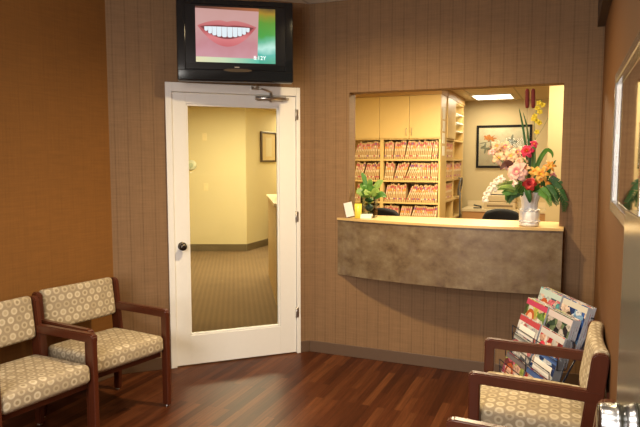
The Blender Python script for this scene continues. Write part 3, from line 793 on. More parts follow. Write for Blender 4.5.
RN = ['top', 'second', 'third', 'lowest']
for i, z in enumerate(SH[:4]):
    pf = lambda x, z_, t_, l_, g_: folder((x, 3.018 + .006 * random.random(), z_ + .017 * math.sin(t_)), 0, t_, l_, g_)
    row(-.70, -.340, z, pf, 'colour-tabbed manila folder in the narrow left bay, %s visible shelf row' % RN[i], 'folders, left bay, %s row' % RN[i])
    row(-.288, CR - .028, z, pf, 'colour-tabbed manila folder in the wide bay under the cabinet doors, %s visible row' % RN[i], 'folders, wide bay, %s row' % RN[i])
for i, z in enumerate((1.558, 1.292, 1.018)):
    ps = lambda x, z_, t_, l_, g_: folder((CR - .018, 3.365 + x, z_ + .017 * math.sin(t_)), R(90), t_, l_, g_)
    row(.03, .545, z, ps, 'colour-tabbed folder on the %s shelf of the unit running back from the corner' % ('upper', 'middle', 'lower')[i], 'folders on the side unit, %s shelf' % ('upper', 'middle', 'lower')[i], .024)
    if i == 1: row(.58, 1.27, z, ps, 'colour-tabbed folder at the back end of the side unit middle shelf', 'folders at the back end of the side unit', .026)
m = MB()
pts = [(.46 + .02 * math.sin(a), 4.30 + .10 * math.cos(a), 1.17 + .12 * math.sin(a)) for a in [2 * PI * k / 20 for k in range(21)]]
m.tube(pts, .012, 8); m.tube([(.455, 4.37, 1.08), (.455, 4.34, .95), (.455, 4.36, .80), (.455, 4.35, .72)], .012, 8)
m.tube([(.434, 4.30, 1.29), (.46, 4.30, 1.29)], .008, 8)
tag(m.build('hanging_cord', plain('grey_cord', (.12, .115, .11), .5, var=.05)), 'grey looped cord hanging at the end of the office shelf unit', 'cord')

bc = thing('back_counter', 'low maple counter along the office back wall under the framed print', 'counter', (0, 4.5, 0))
m = MB(); m.lohi((.46, .03, .0), (2.79, .59, .80)); m.build('base_cabinet', wood('honey_maple', (.50, .26, .085), .45, (3, 6, 6), .12, 0), bc)
m = MB(); m.lohi((.452, 0, .80), (2.795, .595, .838), bevel=.003); m.build('worktop', plain('cream_worktop', (.66, .54, .33), .45, var=.04), bc)
m = MB(); m.lohi((.452, .575, .838), (2.795, .595, .92), bevel=.002); m.build('backsplash', plain('cream_splash', (.66, .54, .33), .45, var=.04), bc)
BC = .8385
fx = thing('fax_machine', 'beige fax machine on the back counter behind the flower vase', 'office machine', (.98, 4.78, BC))
m = MB(); m.lohi((-.22, -.17, 0), (.22, .17, .10), bevel=.012); m.lohi((-.215, -.165, .105), (.215, .165, .20), bevel=.015); m.build('body', plain('beige_plastic', (.60, .47, .27), .45, var=.03), fx)
m = MB(); m.lohi((-.20, -.155, .095), (.20, .15, .11)); m.lohi((-.18, -.176, .03), (.18, -.168, .06)); m.build('paper_slot', plain('brown_plastic', (.22, .15, .07), .5, var=.04), fx)
m = MB(); m.box((.02, .08, .24), (.34, .012, .15), rot=(R(-25), 0, 0), bevel=.003); m.build('paper_tray', plain('ivory_plastic', (.66, .56, .38), .4, var=.03), fx)
m = MB(); m.lohi((-.16, -.12, .20), (.05, -.02, .212), bevel=.004); m.build('keypad', M['black'], fx)
st = thing('stapler', 'small dark stapler left of the beige fax machine', 'stapler', (.665, 4.64, BC))
m = MB(); m.lohi((-.06, -.018, 0), (.06, .018, .014), bevel=.004); m.build('base', M['black'], st)
m = MB(); m.box((0, 0, .038), (.12, .026, .022), rot=(0, R(10), 0), bevel=.008); m.lohi((.04, -.012, .014), (.058, .012, .04)); m.build('arm', M['black'], st)
# framed print
fp = thing('framed_print', 'black-framed floral print on the cream office wall behind the flowers', 'picture', (.565, 5.099, 1.425))
FW, FH = .80, .645
m = MB()
for a_, b_ in (((0, 0), (.035, FH)), ((FW - .035, 0), (FW, FH)), ((.035, 0), (FW - .035, .035)), ((.035, FH - .035), (FW - .035, FH))): m.lohi((a_[0], -.026, a_[1]), (b_[0], 0, b_[1]), bevel=.004)
m.build('frame', plain('matte_black_frame', (.012, .010, .009), .6, spec=.15, var=.05), fp)
mt, n, l, b = new_mat('print_paper'); t = NT(mt); co = t.coord('Object')
f1 = t.noise(co, 7, 4); l.new(t.ramp(f1, [(.35, (.78, .66, .46)), (.5, (.86, .77, .55)), (.62, (.86, .81, .60)), (.75, (.74, .72, .52))]), b.inputs['Base Color']); b.inputs['Roughness'].default_value = .5
m = MB(); m.lohi((.033, -.012, .033), (FW - .033, -.004, FH - .033)); pr = m.build('print', mt, fp)
inkO = plain('orange_ink', (.72, .26, .06), .6, var=.35, scale=40); inkP = plain('peach_ink', (.78, .50, .34), .6, var=.25, scale=30); inkG = plain('grey_green_ink', (.34, .36, .26), .6, var=.3, scale=30); inkS = plain('stem_ink', (.20, .17, .11), .6, var=.2)
def blot(name, cx, cz, r, mat, yy, petals=6, sq=.8, am=.3):
    n_ = 40
    return flat(name, [(cx + r * (1 - am + am * math.cos(petals * 2 * PI * k / n_)) * math.cos(2 * PI * k / n_), cz + sq * r * (1 - am + am * math.cos(petals * 2 * PI * k / n_ + .6)) * math.sin(2 * PI * k / n_)) for k in range(n_)], mat, yy, pr)
blot('orange_flower', .20, .45, .105, inkO, -.0128, 7, .55); blot('orange_bud', .15, .46, .05, inkO, -.0132, 5, .9)
blot('peach_flower', .28, .26, .13, inkP, -.0126, 8, .8, .35); blot('peach_flower', .42, .25, .12, inkP, -.0130, 7, .8, .35); blot('grey_leaf', .13, .30, .07, inkG, -.0128, 4, 1.2, .4); blot('grey_leaf', .52, .40, .08, inkG, -.0128, 4, 1.3, .4); blot('grey_leaf', .62, .22, .07, inkG, -.0134, 5, 1.1, .4)
m = MB(); m.tube([(.20, -.0128, .43), (.21, -.0128, .33), (.25, -.0128, .20), (.27, -.0128, .06)], .004, 6); m.tube([(.05, -.0128, .37), (.12, -.0128, .385), (.20, -.0128, .40)], .004, 6); m.tube([(.42, -.0128, .22), (.40, -.0128, .06)], .0035, 6); m.build('printed_stems', inkS, pr)
m = MB(); m.lohi((.03, -.020, .03), (FW - .03, -.017, FH - .03)); m.build('glass', M['print_glass'], fp)

# office chairs
def office_chair(x, y, rz, top, label):
    t = thing('office_chair', label, 'chair', (x, y, 0), rz, 'office chairs behind the counter')
    m = MB(); m.box((0, 0, 0), (.46, .07, .50), bevel=.033, seg=5)
    bmesh.ops.subdivide_edges(m.bm, edges=[e for e in m.bm.edges if e.calc_length() > .1], cuts=6, use_grid_fill=True)
    for v in m.bm.verts:
        k = max(0, v.co.z + .02) / .27; v.co.x *= 1 - .38 * k ** 2.2; v.co.z -= .10 * (v.co.x / .23) ** 2 * (1 if v.co.z > 0 else 0); v.co.y += .10 * (v.co.x / .23) ** 2
    o = m.build('backrest', M['black_cloth'], t, smooth=True); o.location = (0, -.24, top - .25); o.rotation_euler = (R(6), 0, 0)
    m = MB(); m.box((0, .02, .47), (.48, .46, .09), bevel=.035, seg=4); m.build('seat', M['black_cloth'], t, smooth=True)
    m = MB(); m.tube([(0, -.12, .43), (0, -.29, .45), (0, -.31, .60), (0, -.30, top - .30)], .02, 8); m.build('back_support', M['black'], t)
    m = MB(); m.tube([(0, 0, .08), (0, 0, .43)], .025, 12); m.build('gas_column', M['black'], t)
    for k in range(5):
        a = 2 * PI * k / 5; m = MB(); m.tube([(0, 0, .10), (.29 * math.cos(a), .29 * math.sin(a), .065)], [.025, .016], 8); lg = m.build('leg', M['black'], t)
        m = MB(); m.tube([(.29 * math.cos(a) - .02 * math.sin(a), .29 * math.sin(a) + .02 * math.cos(a), .026), (.29 * math.cos(a) + .02 * math.sin(a), .29 * math.sin(a) - .02 * math.cos(a), .026)], .026, 12); m.build('caster', M['black'], lg)
    return t
office_chair(1.345, 1.45, R(0), 1.115, 'black rounded office chair behind the counter beside the white vase')
office_chair(.22, 1.50, R(0), 1.085, 'black office chair behind the counter beside the small green plant')
# troffers
def troffer(x, y, z, sx, sy, label):
    t = thing('ceiling_light', label, 'ceiling light', (x, y, z), 0, 'ceiling lights')
    m = MB()
    for a_, b_ in (((-sx / 2, -sy / 2), (-sx / 2 + .02, sy / 2)), ((sx / 2 - .02, -sy / 2), (sx / 2, sy / 2)), ((-sx / 2 + .02, -sy / 2), (sx / 2 - .02, -sy / 2 + .02)), ((-sx / 2 + .02, sy / 2 - .02), (sx / 2 - .02, sy / 2))): m.lohi((a_[0], a_[1], -.018), (b_[0], b_[1], -.001))
    m.build('frame', M['paper_white'], t)
    m = MB(); m.lohi((-sx / 2 + .02, -sy / 2 + .02, -.010), (sx / 2 - .02, sy / 2 - .02, -.003)); m.build('diffuser', M['lamp'], t)
troffer(.87, 4.45, HO, .54, .62, 'glowing square ceiling light panel in the office above the framed print')

# ------------------------------------------------------------------ things in the hall
th = thing('thermostat', 'round white thermostat on the yellow hall wall seen through the door glass', 'thermostat'); 
hx = Vector((-.85, -.36, 0)).normalized()
def on_hall(o, s, z): frame(o, hc + hx * s, hx); o.location.z = z
on_hall(th, .915, 1.46)
hn = 1
m = MB(); mt = Euler((R(-90), 0, 0)).to_matrix().to_4x4(); m.lathe([(.085, 0), (.085, .02), (.075, .032), (.05, .036)], 24, mt); m.build('body', plain('pale_green_plastic', (.62, .62, .46), .4, var=.03), th)
m = MB(); m.lathe([(.042, .036), (.042, .042), (.036, .046)], 20, mt); m.build('dial', plain('pale_green_dial', (.45, .50, .36), .4, var=.03), th)
sw = thing('light_switch', 'small ivory light switch on the yellow hall wall below the thermostat', 'switch'); on_hall(sw, .68, 1.09)
ivory = plain('ivory_switch', (.78, .64, .36), .5, var=.03)
m = MB(); m.lohi((-.038, 0, -.06), (.038, .006, .06), bevel=.003); m.build('plate', ivory, sw)
m = MB(); m.lohi((-.008, .006, -.014), (.008, .014, .014), bevel=.002); m.build('toggle', ivory, sw)
bl_ = thing('blank_plate', 'faint ivory cover plate high on the yellow hall wall', 'cover plate'); on_hall(bl_, .69, 1.93)
m = MB(); m.lohi((-.038, 0, -.06), (.038, .006, .06), bevel=.003); m.build('plate', ivory, bl_)
hp = thing('framed_certificate', 'dark-framed certificate on the far yellow hall wall seen through the door glass', 'picture'); frame(hp, hc + hd2 * .52, hd2); hp.location.z = 1.51
CW, CH = .64, .54
m = MB()
for a_, b_ in (((0, 0), (.05, CH)), ((CW - .05, 0), (CW, CH)), ((.05, 0), (CW - .05, .032)), ((.05, CH - .032), (CW - .05, CH))): m.lohi((a_[0], -.03, a_[1]), (b_[0], 0, b_[1]), bevel=.004)
m.build('frame', wood('dark_walnut', (.05, .022, .01), .35), hp)
m = MB(); m.lohi((.048, -.012, .030), (CW - .048, -.004, CH - .030)); mp = m.build('mat_board', plain('tan_mat', (.58, .44, .22), .7, var=.05), hp)
m = MB(); m.lohi((.20, -.014, .10), (.44, -.012, .44)); m.build('certificate_sheet', plain('parchment', (.62, .52, .32), .7, var=.12, scale=60), mp)
hk = thing('hall_counter', 'tan counter end on the right side of the hall seen through the door glass', 'counter', (-3.0, 5.55, 0))
m = MB(); m.lohi((0, 0, 0), (1.0, 1.1, .86)); m.build('base', plain('tan_counter_base', (.46, .29, .12), .5, var=.04), hk)
m = MB(); m.lohi((-.02, -.02, .86), (1.0, 1.1, .90), bevel=.004); m.build('top', plain('tan_counter_top', (.62, .45, .22), .4, var=.04), hk)
tp = thing('half_wall_panel', 'tan panelled counter end just inside the hall at the right edge of the door glass', 'counter', (-.94, 1.26, 0), math.atan2(1.74, -1.02))
m = MB(); m.lohi((0, -.20, 0), (1.7, .0, 1.06)); m.build('base', plain('tan_panel', (.48, .31, .13), .5, var=.04), tp)
m = MB(); m.lohi((-.02, -.20, 1.06), (1.72, .02, 1.09), bevel=.004); m.build('top', plain('tan_panel_top', (.60, .45, .24), .4, var=.04), tp)

# ------------------------------------------------------------------ things on the counter: left end
pl = thing('potted_plant', 'leafy green plant in a clear glass holder at the left end of the counter', 'plant', (.435, .12, CT))
m = MB()
for a_, b_ in (((-.035, -.05), (-.031, .05)), ((.071, -.05), (.075, .05)), ((-.031, -.05), (.071, -.046)), ((-.031, .046), (.071, .05))): m.lohi((a_[0], a_[1], 0), (b_[0], b_[1], .17))
m.lohi((-.031, -.046, 0), (.071, .046, .004)); m.build('glass_holder', M['acrylic'], pl)
leaf_g = plain('leaf_green', (.09, .24, .035), .4, var=.4, scale=25); leaf_y = plain('leaf_light_green', (.26, .40, .08), .4, var=.3, scale=25)
leaf_d = plain('leaf_dark_green', (.035, .115, .028), .45, var=.4, scale=25)
def leaf_sheet(m, pts, wd, mi=0, fold=.25, n=None, side=None):
    """blade along a poly-line; width bulges in the middle"""
    pts = [Vector(p) for p in pts]; P = []
    N = n or 9
    for i in range(N + 1):      # Catmull-like resample by linear pieces with smoothing
        tt = i / N * (len(pts) - 1); k = min(int(tt), len(pts) - 2); f = tt - k
        p0 = pts[max(k - 1, 0)]; p1 = pts[k]; p2 = pts[k + 1]; p3 = pts[min(k + 2, len(pts) - 1)]
        P.append(.5 * ((2 * p1) + (p2 - p0) * f + (2 * p0 - 5 * p1 + 4 * p2 - p3) * f * f + (3 * p1 - p0 - 3 * p2 + p3) * f ** 3))
    rows = []
    for i, p in enumerate(P):
        d = (P[min(i + 1, N)] - P[max(i - 1, 0)]).normalized()
        s_ = d.cross(Vector((.25, -1, .25))) if side is None else Vector(side)
        s_ = s_ - d * s_.dot(d); s_ = s_.normalized() if s_.length > 1e-4 else d.orthogonal().normalized()
        u = i / N; ww = wd * (math.sin(PI * min(1, .10 + .9 * u)) ** .8) * .5 + .0006
        nr = d.cross(s_).normalized()
        rows.append([p - s_ * ww - nr * ww * fold, p - s_ * ww * .5 - nr * ww * fold * .35, p, p + s_ * ww * .5 - nr * ww * fold * .35, p + s_ * ww - nr * ww * fold])
    m.sheet(rows, mi)
def solid(o, t_=.0012):
    md = o.modifiers.new('thickness', 'SOLIDIFY'); md.thickness = t_; md.offset = 0; return o
base_p = Vector((.02, 0, .12))
PLV = [((-.03, -.02, .30), .032, 0), ((-.065, -.02, .17), .055, 1), ((-.02, -.05, .20), .06, 0), ((.05, -.04, .23), .06, 0), ((.10, .0, .25), .045, 1), ((.125, -.02, .15), .045, 0), ((.02, .05, .22), .06, 1), ((.06, .06, .20), .05, 0), ((-.06, .05, .22), .045, 0), ((.01, -.06, .16), .06, 1), ((.085, -.05, .18), .05, 1), ((.03, -.02, .26), .04, 1)]
m = MB()
PLV = [((x * 1.25 + (.01 if x > .05 else 0), y, .10 + (z - .10) * 1.25), w_ * 1.1, k_) for (x, y, z), w_, k_ in PLV]
for tip, _, _ in PLV:
    tip = Vector(tip); m.tube([(.02, 0, .006), (.02, 0, .10), base_p.lerp(tip, .35) + Vector((0, 0, .02))], .0028, 6)
m.build('stem', leaf_y, pl)
for tip, wd, k in PLV:
    tip = Vector(tip); a_ = base_p.lerp(tip, .30) + Vector((0, 0, .02)); md = base_p.lerp(tip, .66) + Vector((0, 0, .035))
    m = MB(); leaf_sheet(m, [a_, md, tip], wd); solid(m.build('leaf', (leaf_g, leaf_y)[k], pl))
m = MB(); m.ball((.02, 0, .075), .034, (1, 1, .8)); m.build('pebble_fill', plain('dark_blue_pebbles', (.05, .08, .09), .4, var=.5, scale=80), pl)
m = MB(); m.ball((.02, 0, .135), .036, (1, 1, .5)); m.build('root_ball', leaf_d, pl)
yb = thing('yellow_tumbler', 'short yellow tumbler in front of the green plant at the counter end', 'tumbler', (.402, .01, CT))
m = MB(); m.lathe([(.022, 0), (.026, .002), (.029, .112), (.026, .112), (.022, .006)], 20); m.build('body', plain('yellow_glaze', (.82, .70, .09), .3, var=.08), yb)
m = MB(); vs = m.box((0, 0, .058), (.070, .003, .11), rot=(0, R(-14), 0)); 
bro = m.build('brochure', M['paper_white']); bro.location = (.338, -.020, CT + .010); bro.rotation_euler = (0, 0, R(-6)); tag(bro, 'white brochure leaning at the left end of the counter', 'brochure')
cs = thing('business_card_stack', 'low white stack of cards in front of the plant on the counter', 'cards', (.462, .03, CT), R(8))
m = MB(); m.lohi((-.045, -.026, 0), (.045, .026, .032), bevel=.002); m.build('card_block', M['paper_white'], cs)
m = MB(); m.lohi((-.050, -.030, 0), (-.046, .030, .02)); m.lohi((.046, -.030, 0), (.050, .030, .02)); m.lohi((-.05, .027, 0), (.05, .031, .04)); m.build('card_holder', M['acrylic'], cs)

# ------------------------------------------------------------------ flower arrangement
VX, VY = 1.652, -.045
vs_ = thing('flower_vase', 'white fluted ceramic vase holding the big bouquet on the counter', 'vase', (VX, VY, CT))
def flute(a, z): return 1 + .035 * math.cos(14 * a) * (1 if z > .10 else .4)
m = MB(); m.lathe([(.052, 0), (.064, .004), (.066, .02), (.060, .03), (.064, .045), (.067, .075), (.062, .10), (.052, .112), (.050, .135), (.055, .17), (.066, .20), (.076, .225), (.079, .23), (.074, .229), (.060, .20), (.048, .15), (.044, .06)], 56, fn=flute)
m.build('body', plain('white_ceramic', (.80, .80, .80), .3, var=.04), vs_)
m = MB()
for z, r in ((.108, .060), (.033, .064)):
    pts = [((r + .003 * math.cos(9 * a)) * math.cos(a), (r + .003 * math.cos(9 * a)) * math.sin(a), z + .003 * math.sin(9 * a)) for a in [2 * PI * k / 72 for k in range(73)]]
    m.tube(pts, .0055, 8)
m.build('rope_band', plain('white_glaze', (.74, .74, .75), .3, var=.05), vs_)
VB = Vector((VX, VY, CT + .22))
FC, FS, TI = math.cos(R(22.6)), math.sin(R(22.6)), 0
from_cam = (Vector((VX, VY, 1.4)) - CAM).normalized()
def FP(x, y, dep=0.0):
    """place in the bouquet: photograph position read off at the vase's distance, dep metres nearer (+) or farther (-)"""
    F_ = Vector((-math.sin(R(22.63)) * math.cos(R(5.1)), math.cos(R(22.63)) * math.cos(R(5.1)), -math.sin(R(5.1)))); R_ = Vector((math.cos(R(22.63)), math.sin(R(22.63)), 0)); U_ = R_.cross(F_)
    d = F_ + R_ * ((x - 320) / 597.22) - U_ * ((y - 213.5) / 597.22)
    k = (Vector((VX, VY, 1.4)) - CAM).dot(F_) - dep
    return CAM + d * k
stem_g = plain('stem_green', (.08, .17, .04), .5, var=.2)
def stem(m, top, r=.0022, mi=0, bow=.03):
    top = Vector(top); mid = VB.lerp(top, .5) + Vector((0, 0, bow))
    m.tube([VB + Vector((random.uniform(-.02, .02), random.uniform(-.02, .02), -.12)), VB + Vector((random.uniform(-.025, .025), random.uniform(-.025, .025), .01)), mid, top], r, 6, mi=mi)
G = 'flowers in the white vase'
def petal_flower(name, label, p, r, mats, layers, aim=(0, -1, .35), cup=.5, cat='flower', stem_r=.0022, seed=0):
    """layers: list of (count, radius factor, opening 0..1, petal width factor, material index)"""
    rr = random.Random(seed); t = thing(name, label, cat, p, 0, G)
    ax = Vector(aim).normalized(); q = ax.to_track_quat('Z', 'Y').to_matrix().to_4x4()
    m = MB(); T = Vector(p)
    mid = VB.lerp(T, .55) + Vector((0, 0, .015))
    st0 = VB + Vector((rr.uniform(-.025, .025), rr.uniform(-.02, .02), -.10))
    m.tube([st0 - T, VB + Vector((rr.uniform(-.03, .03), rr.uniform(-.02, .02), .0)) - T, mid - T, -ax * r * .25], stem_r, 6); m.build('stem', stem_g, t)
    for li, (cnt_, rf, op, wf, mi) in enumerate(layers):
        for k in range(cnt_):
            a = 2 * PI * (k + .5 * (li % 2)) / cnt_ + rr.uniform(-.12, .12); L = r * rf * rr.uniform(.9, 1.1); wdt = r * wf
            rows = []
            for i in range(6):
                u = i / 5; ang = op * PI / 2 * (.35 + .75 * u) if op < 1 else PI / 2 * op * (.5 + .6 * u)
                rad = L * u * math.sin(min(ang, 2.2)); hgt = L * u * math.cos(min(ang, 2.2)) - r * .15
                ww = wdt * math.sin(PI * (.12 + .76 * u)) * .5
                row_ = []
                for s_ in (-1, -.5, 0, .5, 1):
                    curl = cup * ww * s_ * s_ * .8
                    x = rad - curl * .4; y = s_ * ww; z = hgt + curl
                    row_.append(q @ Vector((x * math.cos(a) - y * math.sin(a), x * math.sin(a) + y * math.cos(a), z)))
                rows.append(row_)
            m = MB(); m.sheet(rows); solid(m.build('petal', mats[mi], t), .0010)
    m = MB(); m.ball(q @ Vector((0, 0, r * .05)), r * .16); m.build('centre', mats[-1], t)
    return t
F = lambda n, c, v=.25: plain(n, c, .55, var=v, scale=45)
red1, red2 = F('petal_red', (.62, .035, .03)), F('petal_deep_red', (.40, .012, .02))
pk1, pk2 = F('petal_blush', (.78, .47, .40)), F('petal_pink', (.70, .27, .28)); pe1, pe2 = F('petal_peach', (.84, .55, .34)), F('petal_apricot', (.82, .42, .19))
or1, or2 = F('petal_orange', (.82, .33, .05)), F('petal_amber', (.80, .45, .08)); wh1 = F('petal_white', (.84, .76, .62), .08); ye1 = F('petal_yellow', (.76, .60, .04)); mg = F('petal_crimson', (.66, .03, .10))
rose = lambda: [(6, 1.15, .95, 1.0, 0), (5, .95, .65, .95, 0), (5, .75, .4, .8, 1), (3, .55, .18, .6, 1)]
lily = lambda: [(6, 1.5, .98, .62, 0), (3, .9, .55, .55, 1)]
orch = lambda: [(5, 1.2, .95, .85, 0), (3, .6, .5, .5, 1)]
petal_flower('red_rose', 'red rose low in the middle of the bouquet just above the vase rim', FP(529.5, 184, .10), .042, [red1, red2, red2], rose(), seed=1)
petal_flower('crimson_gladiolus', 'crimson flower high in the middle of the bouquet, left of the yellow orchid spray', FP(527, 151, .03), .040, [mg, red1, ye1], rose(), aim=(-.2, -1, .3), seed=2)
petal_flower('crimson_gladiolus', 'smaller crimson flower at the upper right of the larger crimson one', FP(534, 144, .02), .027, [mg, red1, ye1], orch(), aim=(.3, -1, .6), seed=3)
petal_flower('pink_lily', 'large blush pink open flower in the centre of the bouquet', FP(517, 172, .10), .064, [pk1, pk2, pe1], [(7, 1.15, .95, .9, 0), (6, .95, .7, .8, 0), (5, .65, .4, .6, 1)], aim=(-.25, -1, .3), seed=4)
for i, (x, y, r, lab) in enumerate(((505, 147, .032, 'peach blossom at the top of the cluster over the framed print'), (499, 158, .034, 'peach blossom at the left side of the cluster over the framed print'), (511, 156, .034, 'peach blossom in the middle of the upper cluster, above the large pink flower'), (518, 152, .030, 'peach blossom just left of the large crimson flower'), (497, 146, .026, 'small peach blossom at the upper left tip of the cluster'), (523, 162, .026, 'peach blossom between the large pink and crimson flowers'))):
    petal_flower('peach_blossom', lab, FP(x, y, -.02 + .02 * (i % 3)), r * 1.3, [pe1, pe2 if i % 3 else pk2, ye1], orch(), aim=(-.3 + .1 * i, -1, .3), seed=10 + i)
for i, (x, y, r, lab) in enumerate(((541, 174, .033, 'orange flower beside the red rose, upper one'), (543, 183, .028, 'orange flower beside the red rose, lower one'), (535, 172, .026, 'orange flower directly above the red rose'), (550, 166, .024, 'orange flower at the upper right under the curled green leaf'))):
    petal_flower('orange_lily', lab, FP(x, y, .07 - .01 * i), r * 1.25, [or1 if i % 2 else or2, or2 if i % 2 else or1, ye1], lily(), aim=(.2, -1, .3), seed=20 + i)
for i, (x, y, r, lab) in enumerate(((525, 168, .030, 'blush blossom tucked between the large pink flower and the upper orange flower'), (506, 166, .026, 'blush blossom directly left of the large pink flower'), (519, 161, .028, 'blush blossom just above the large pink flower'), (492, 152, .022, 'small blush blossom furthest left over the framed print'))):
    petal_flower('blush_blossom', lab, FP(x, y, .03 + .01 * i), r, [pk1 if i % 2 else pe1, pk2, ye1], orch(), aim=(-.2 + .1 * i, -1, .35), seed=50 + i)
petal_flower('mauve_blossom', 'dusky pink blossom at the right side above the fern', FP(553, 176, .02), .024, [pk2, F('petal_mauve', (.48, .20, .20)), pe1], orch(), aim=(.4, -1, .3), seed=30)
for i, (x, y, r, lab) in enumerate(((513, 183, .028, 'white blossom below the large pink flower'), (501, 179, .026, 'white and pink blossom at the left side above the fern'))):
    petal_flower('white_blossom', lab, FP(x, y, .10), r, [wh1, pk1, pk2], orch(), aim=(-.4, -1, .1), seed=32 + i)
# drooping white spray at the left
t = thing('white_orchid_spray', 'drooping cream white spray at the far left of the bouquet', 'flower', (0, 0, 0), 0, G)
sp = [FP(508, 182, .07), FP(498, 180, .08), FP(491, 186, .09), FP(486, 196, .09)]
m = MB(); m.tube([VB + Vector((-.02, 0, -.1)), VB + Vector((-.03, -.01, .01))] + sp, .002, 6); m.build('stem', stem_g, t)
for i, (x, y) in enumerate(((497, 181), (493, 185), (490, 189), (487, 194), (485.5, 199), (495, 188))):
    c = FP(x, y, .09); m = MB()
    for k in range(4):
        a = k * PI / 2 + i; leaf_sheet(m, [c, c + Vector((.014 * math.cos(a), -.008, .014 * math.sin(a))), c + Vector((.024 * math.cos(a), -.004, .024 * math.sin(a) - .004))], .022)
    solid(m.build('blossom', wh1, t), .001)
# yellow orchid spray
t = thing('yellow_orchid_spray', 'tall thin spray of yellow orchids right of the dark red cattails', 'flower', (0, 0, 0), 0, G)
m = MB(); m.tube([VB + Vector((.01, 0, -.1)), FP(534, 170), FP(535, 140), FP(534.5, 122), FP(537, 108), FP(542, 100)], .002, 6); m.tube([FP(535, 140), FP(543, 128), FP(548, 118)], .0012, 6); m.build('stem', stem_g, t)
for i, (x, y) in enumerate(((539, 103), (537.5, 108), (540, 112), (535, 116), (537, 121), (533.5, 119), (539.5, 123), (537, 132), (543, 105))):
    c = FP(x, y, .01); m = MB()
    for k in range(5):
        a = k * 2 * PI / 5 + i; leaf_sheet(m, [c, c + Vector((.010 * math.cos(a), -.006, .010 * math.sin(a))), c + Vector((.020 * math.cos(a), -.004, .018 * math.sin(a)))], .015)
    solid(m.build('blossom', ye1, t), .001)
# cattails
cat_m = plain('cattail_maroon', (.14, .010, .008), .75, var=.15, scale=120)
for x, lab in ((527.2, 'left one of the pair of dark red cattails at the top of the bouquet'), (533.2, 'right one of the pair of dark red cattails at the top of the bouquet')):
    t = thing('cattail', lab, 'cattail', (0, 0, 0), 0, G)
    a_, b_ = FP(x, 107.5), FP(x, 89.5)
    m = MB(); n_ = 8; pts = [a_.lerp(b_, k / n_) for k in range(n_ + 1)]
    m.tube([a_ - (b_ - a_) * .04] + pts + [b_ + (b_ - a_) * .04], [.004, .011] + [.0135] * (n_ - 1) + [.011, .004], 14); m.build('head', cat_m, t)
    m = MB(); m.tube([VB + Vector((0, 0, -.1)), VB + Vector((.0, .01, .02)), FP(x - .5, 150), FP(x, 108)], .002, 6); m.build('stem', plain('cattail_stem', (.30, .20, .07), .6, var=.1), t)
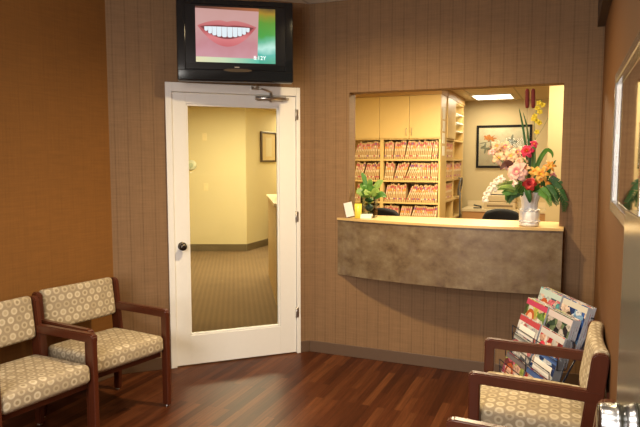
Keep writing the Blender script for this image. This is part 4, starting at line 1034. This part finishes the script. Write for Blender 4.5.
# blades and leaves
for i, (pts, wd, mt_, lab) in enumerate((
    ([VB, FP(526, 150), FP(522.5, 125), FP(519, 108)], .014, leaf_d, 'long dark green blade standing left of the cattail stems'),
    ([VB, FP(529, 150), FP(527, 128), FP(523, 112)], .012, leaf_d, 'second dark green blade, close beside the cattail stems'),
    ([VB, FP(535, 172), FP(541, 157), FP(547, 150), FP(552, 153), FP(552.5, 158)], .030, leaf_g, 'curled bright green leaf arching over the right side of the bouquet'),
    ([VB, FP(533, 165), FP(533.5, 150), FP(536, 140)], .030, leaf_g, 'upright green leaf in front of the yellow orchid stem'),
    ([VB, FP(527, 190, .10), FP(529, 197, .11), FP(530, 203, .10)], .040, leaf_d, 'dark green leaf hanging over the front of the white vase'),
    ([VB, FP(515, 172, .05), FP(507, 163, .06), FP(500, 170, .06)], .050, plain('leaf_burgundy', (.10, .035, .025), .5, var=.3), 'dark burgundy leaf left of the large pink flower'),
    ([VB, FP(514, 190, .09), FP(505, 188, .10), FP(497, 190, .10)], .035, leaf_y, 'yellow-green leaf reaching left over the fern'),
    ([VB, FP(522, 178, .02), FP(524, 166, .03), FP(523, 158, .03)], .040, leaf_g, 'green leaf between the large pink flower and the crimson one'),
    ([VB, FP(545, 180, .0), FP(550, 168, -.01), FP(556, 160, -.01)], .025, leaf_d, 'dark green leaf behind the orange flowers'),
    ([VB, FP(512, 186, .06), FP(508, 194, .07), FP(506, 201, .06)], .045, leaf_g, 'broad green leaf drooping at the lower left of the bouquet'),
    )):
    t = thing('bouquet_leaf', lab, 'leaf', (0, 0, 0), 0, G)
    m = MB(); m.tube([VB + Vector((0, 0, -.10)), VB, VB.lerp(pts[1], .5)], .002, 6); m.build('stalk', stem_g, t)
    m = MB(); leaf_sheet(m, pts, wd, n=14); solid(m.build('blade', mt_, t), .001)
FERNS = []
def fern(label, pts, wd, mt_):
    t = thing('fern_frond', label, 'fern', (0, 0, 0), 0, G)
    m = MB(); m.tube([VB + Vector((0, 0, -.10)), VB] + pts, .0018, 6); m.build('stalk', stem_g, t)
    P = [VB] + pts; m = MB(); N = 22
    for i in range(3, N):
        u = i / N * (len(P) - 1); k = min(int(u), len(P) - 2); c = P[k].lerp(P[k + 1], u - k); d = (P[k + 1] - P[k]).normalized()
        s_ = d.cross(Vector((.38, -.92, 0))).normalized(); L = wd * (1.15 - i / N) * (.6 + .8 * min(1, i / 8))
        for sg in (-1, 1):
            e = c + s_ * sg * L + d * L * .5 + Vector((0, -.006, -.008)); leaf_sheet(m, [c, c.lerp(e, .5) + Vector((0, 0, .003)), e], L * .36, n=4)
    solid(m.build('fronds', mt_, t), .0008)
for i, (pts, lab) in enumerate((([FP(518, 184, .09), FP(507, 184, .11), FP(496, 186, .11)], 'light green fern frond reaching furthest left, under the drooping white spray'), ([FP(540, 188, .10), FP(548, 196, .12), FP(551, 206, .12)], 'green fern frond hanging close along the right side of the vase'))):
    FERNS.append((lab, pts, .034, leaf_y if i == 0 else leaf_g))
for f_ in FERNS: fern(*f_)
fern('dark green fern frond drooping furthest right, past the end of the counter', [FP(548, 182, .04), FP(558, 190, .06), FP(565, 201, .06), FP(564, 212, .05)], .045, leaf_d)
fern('dark green fern frond drooping right beside the vase', [FP(545, 186, .08), FP(553, 195, .10), FP(558, 205, .10)], .045, leaf_d)
fern('dark green fern frond reaching right under the dusky pink blossom', [FP(548, 180, .02), FP(558, 182, .03), FP(566, 188, .03)], .04, leaf_d)
fern('green fern frond spreading left below the white blossoms', [FP(518, 187, .08), FP(509, 190, .10), FP(502, 193, .10)], .04, leaf_g)
fern('dark green fern frond hanging at the lower left beside the vase', [FP(518, 188, .06), FP(511, 195, .08), FP(508, 203, .08)], .04, leaf_d)
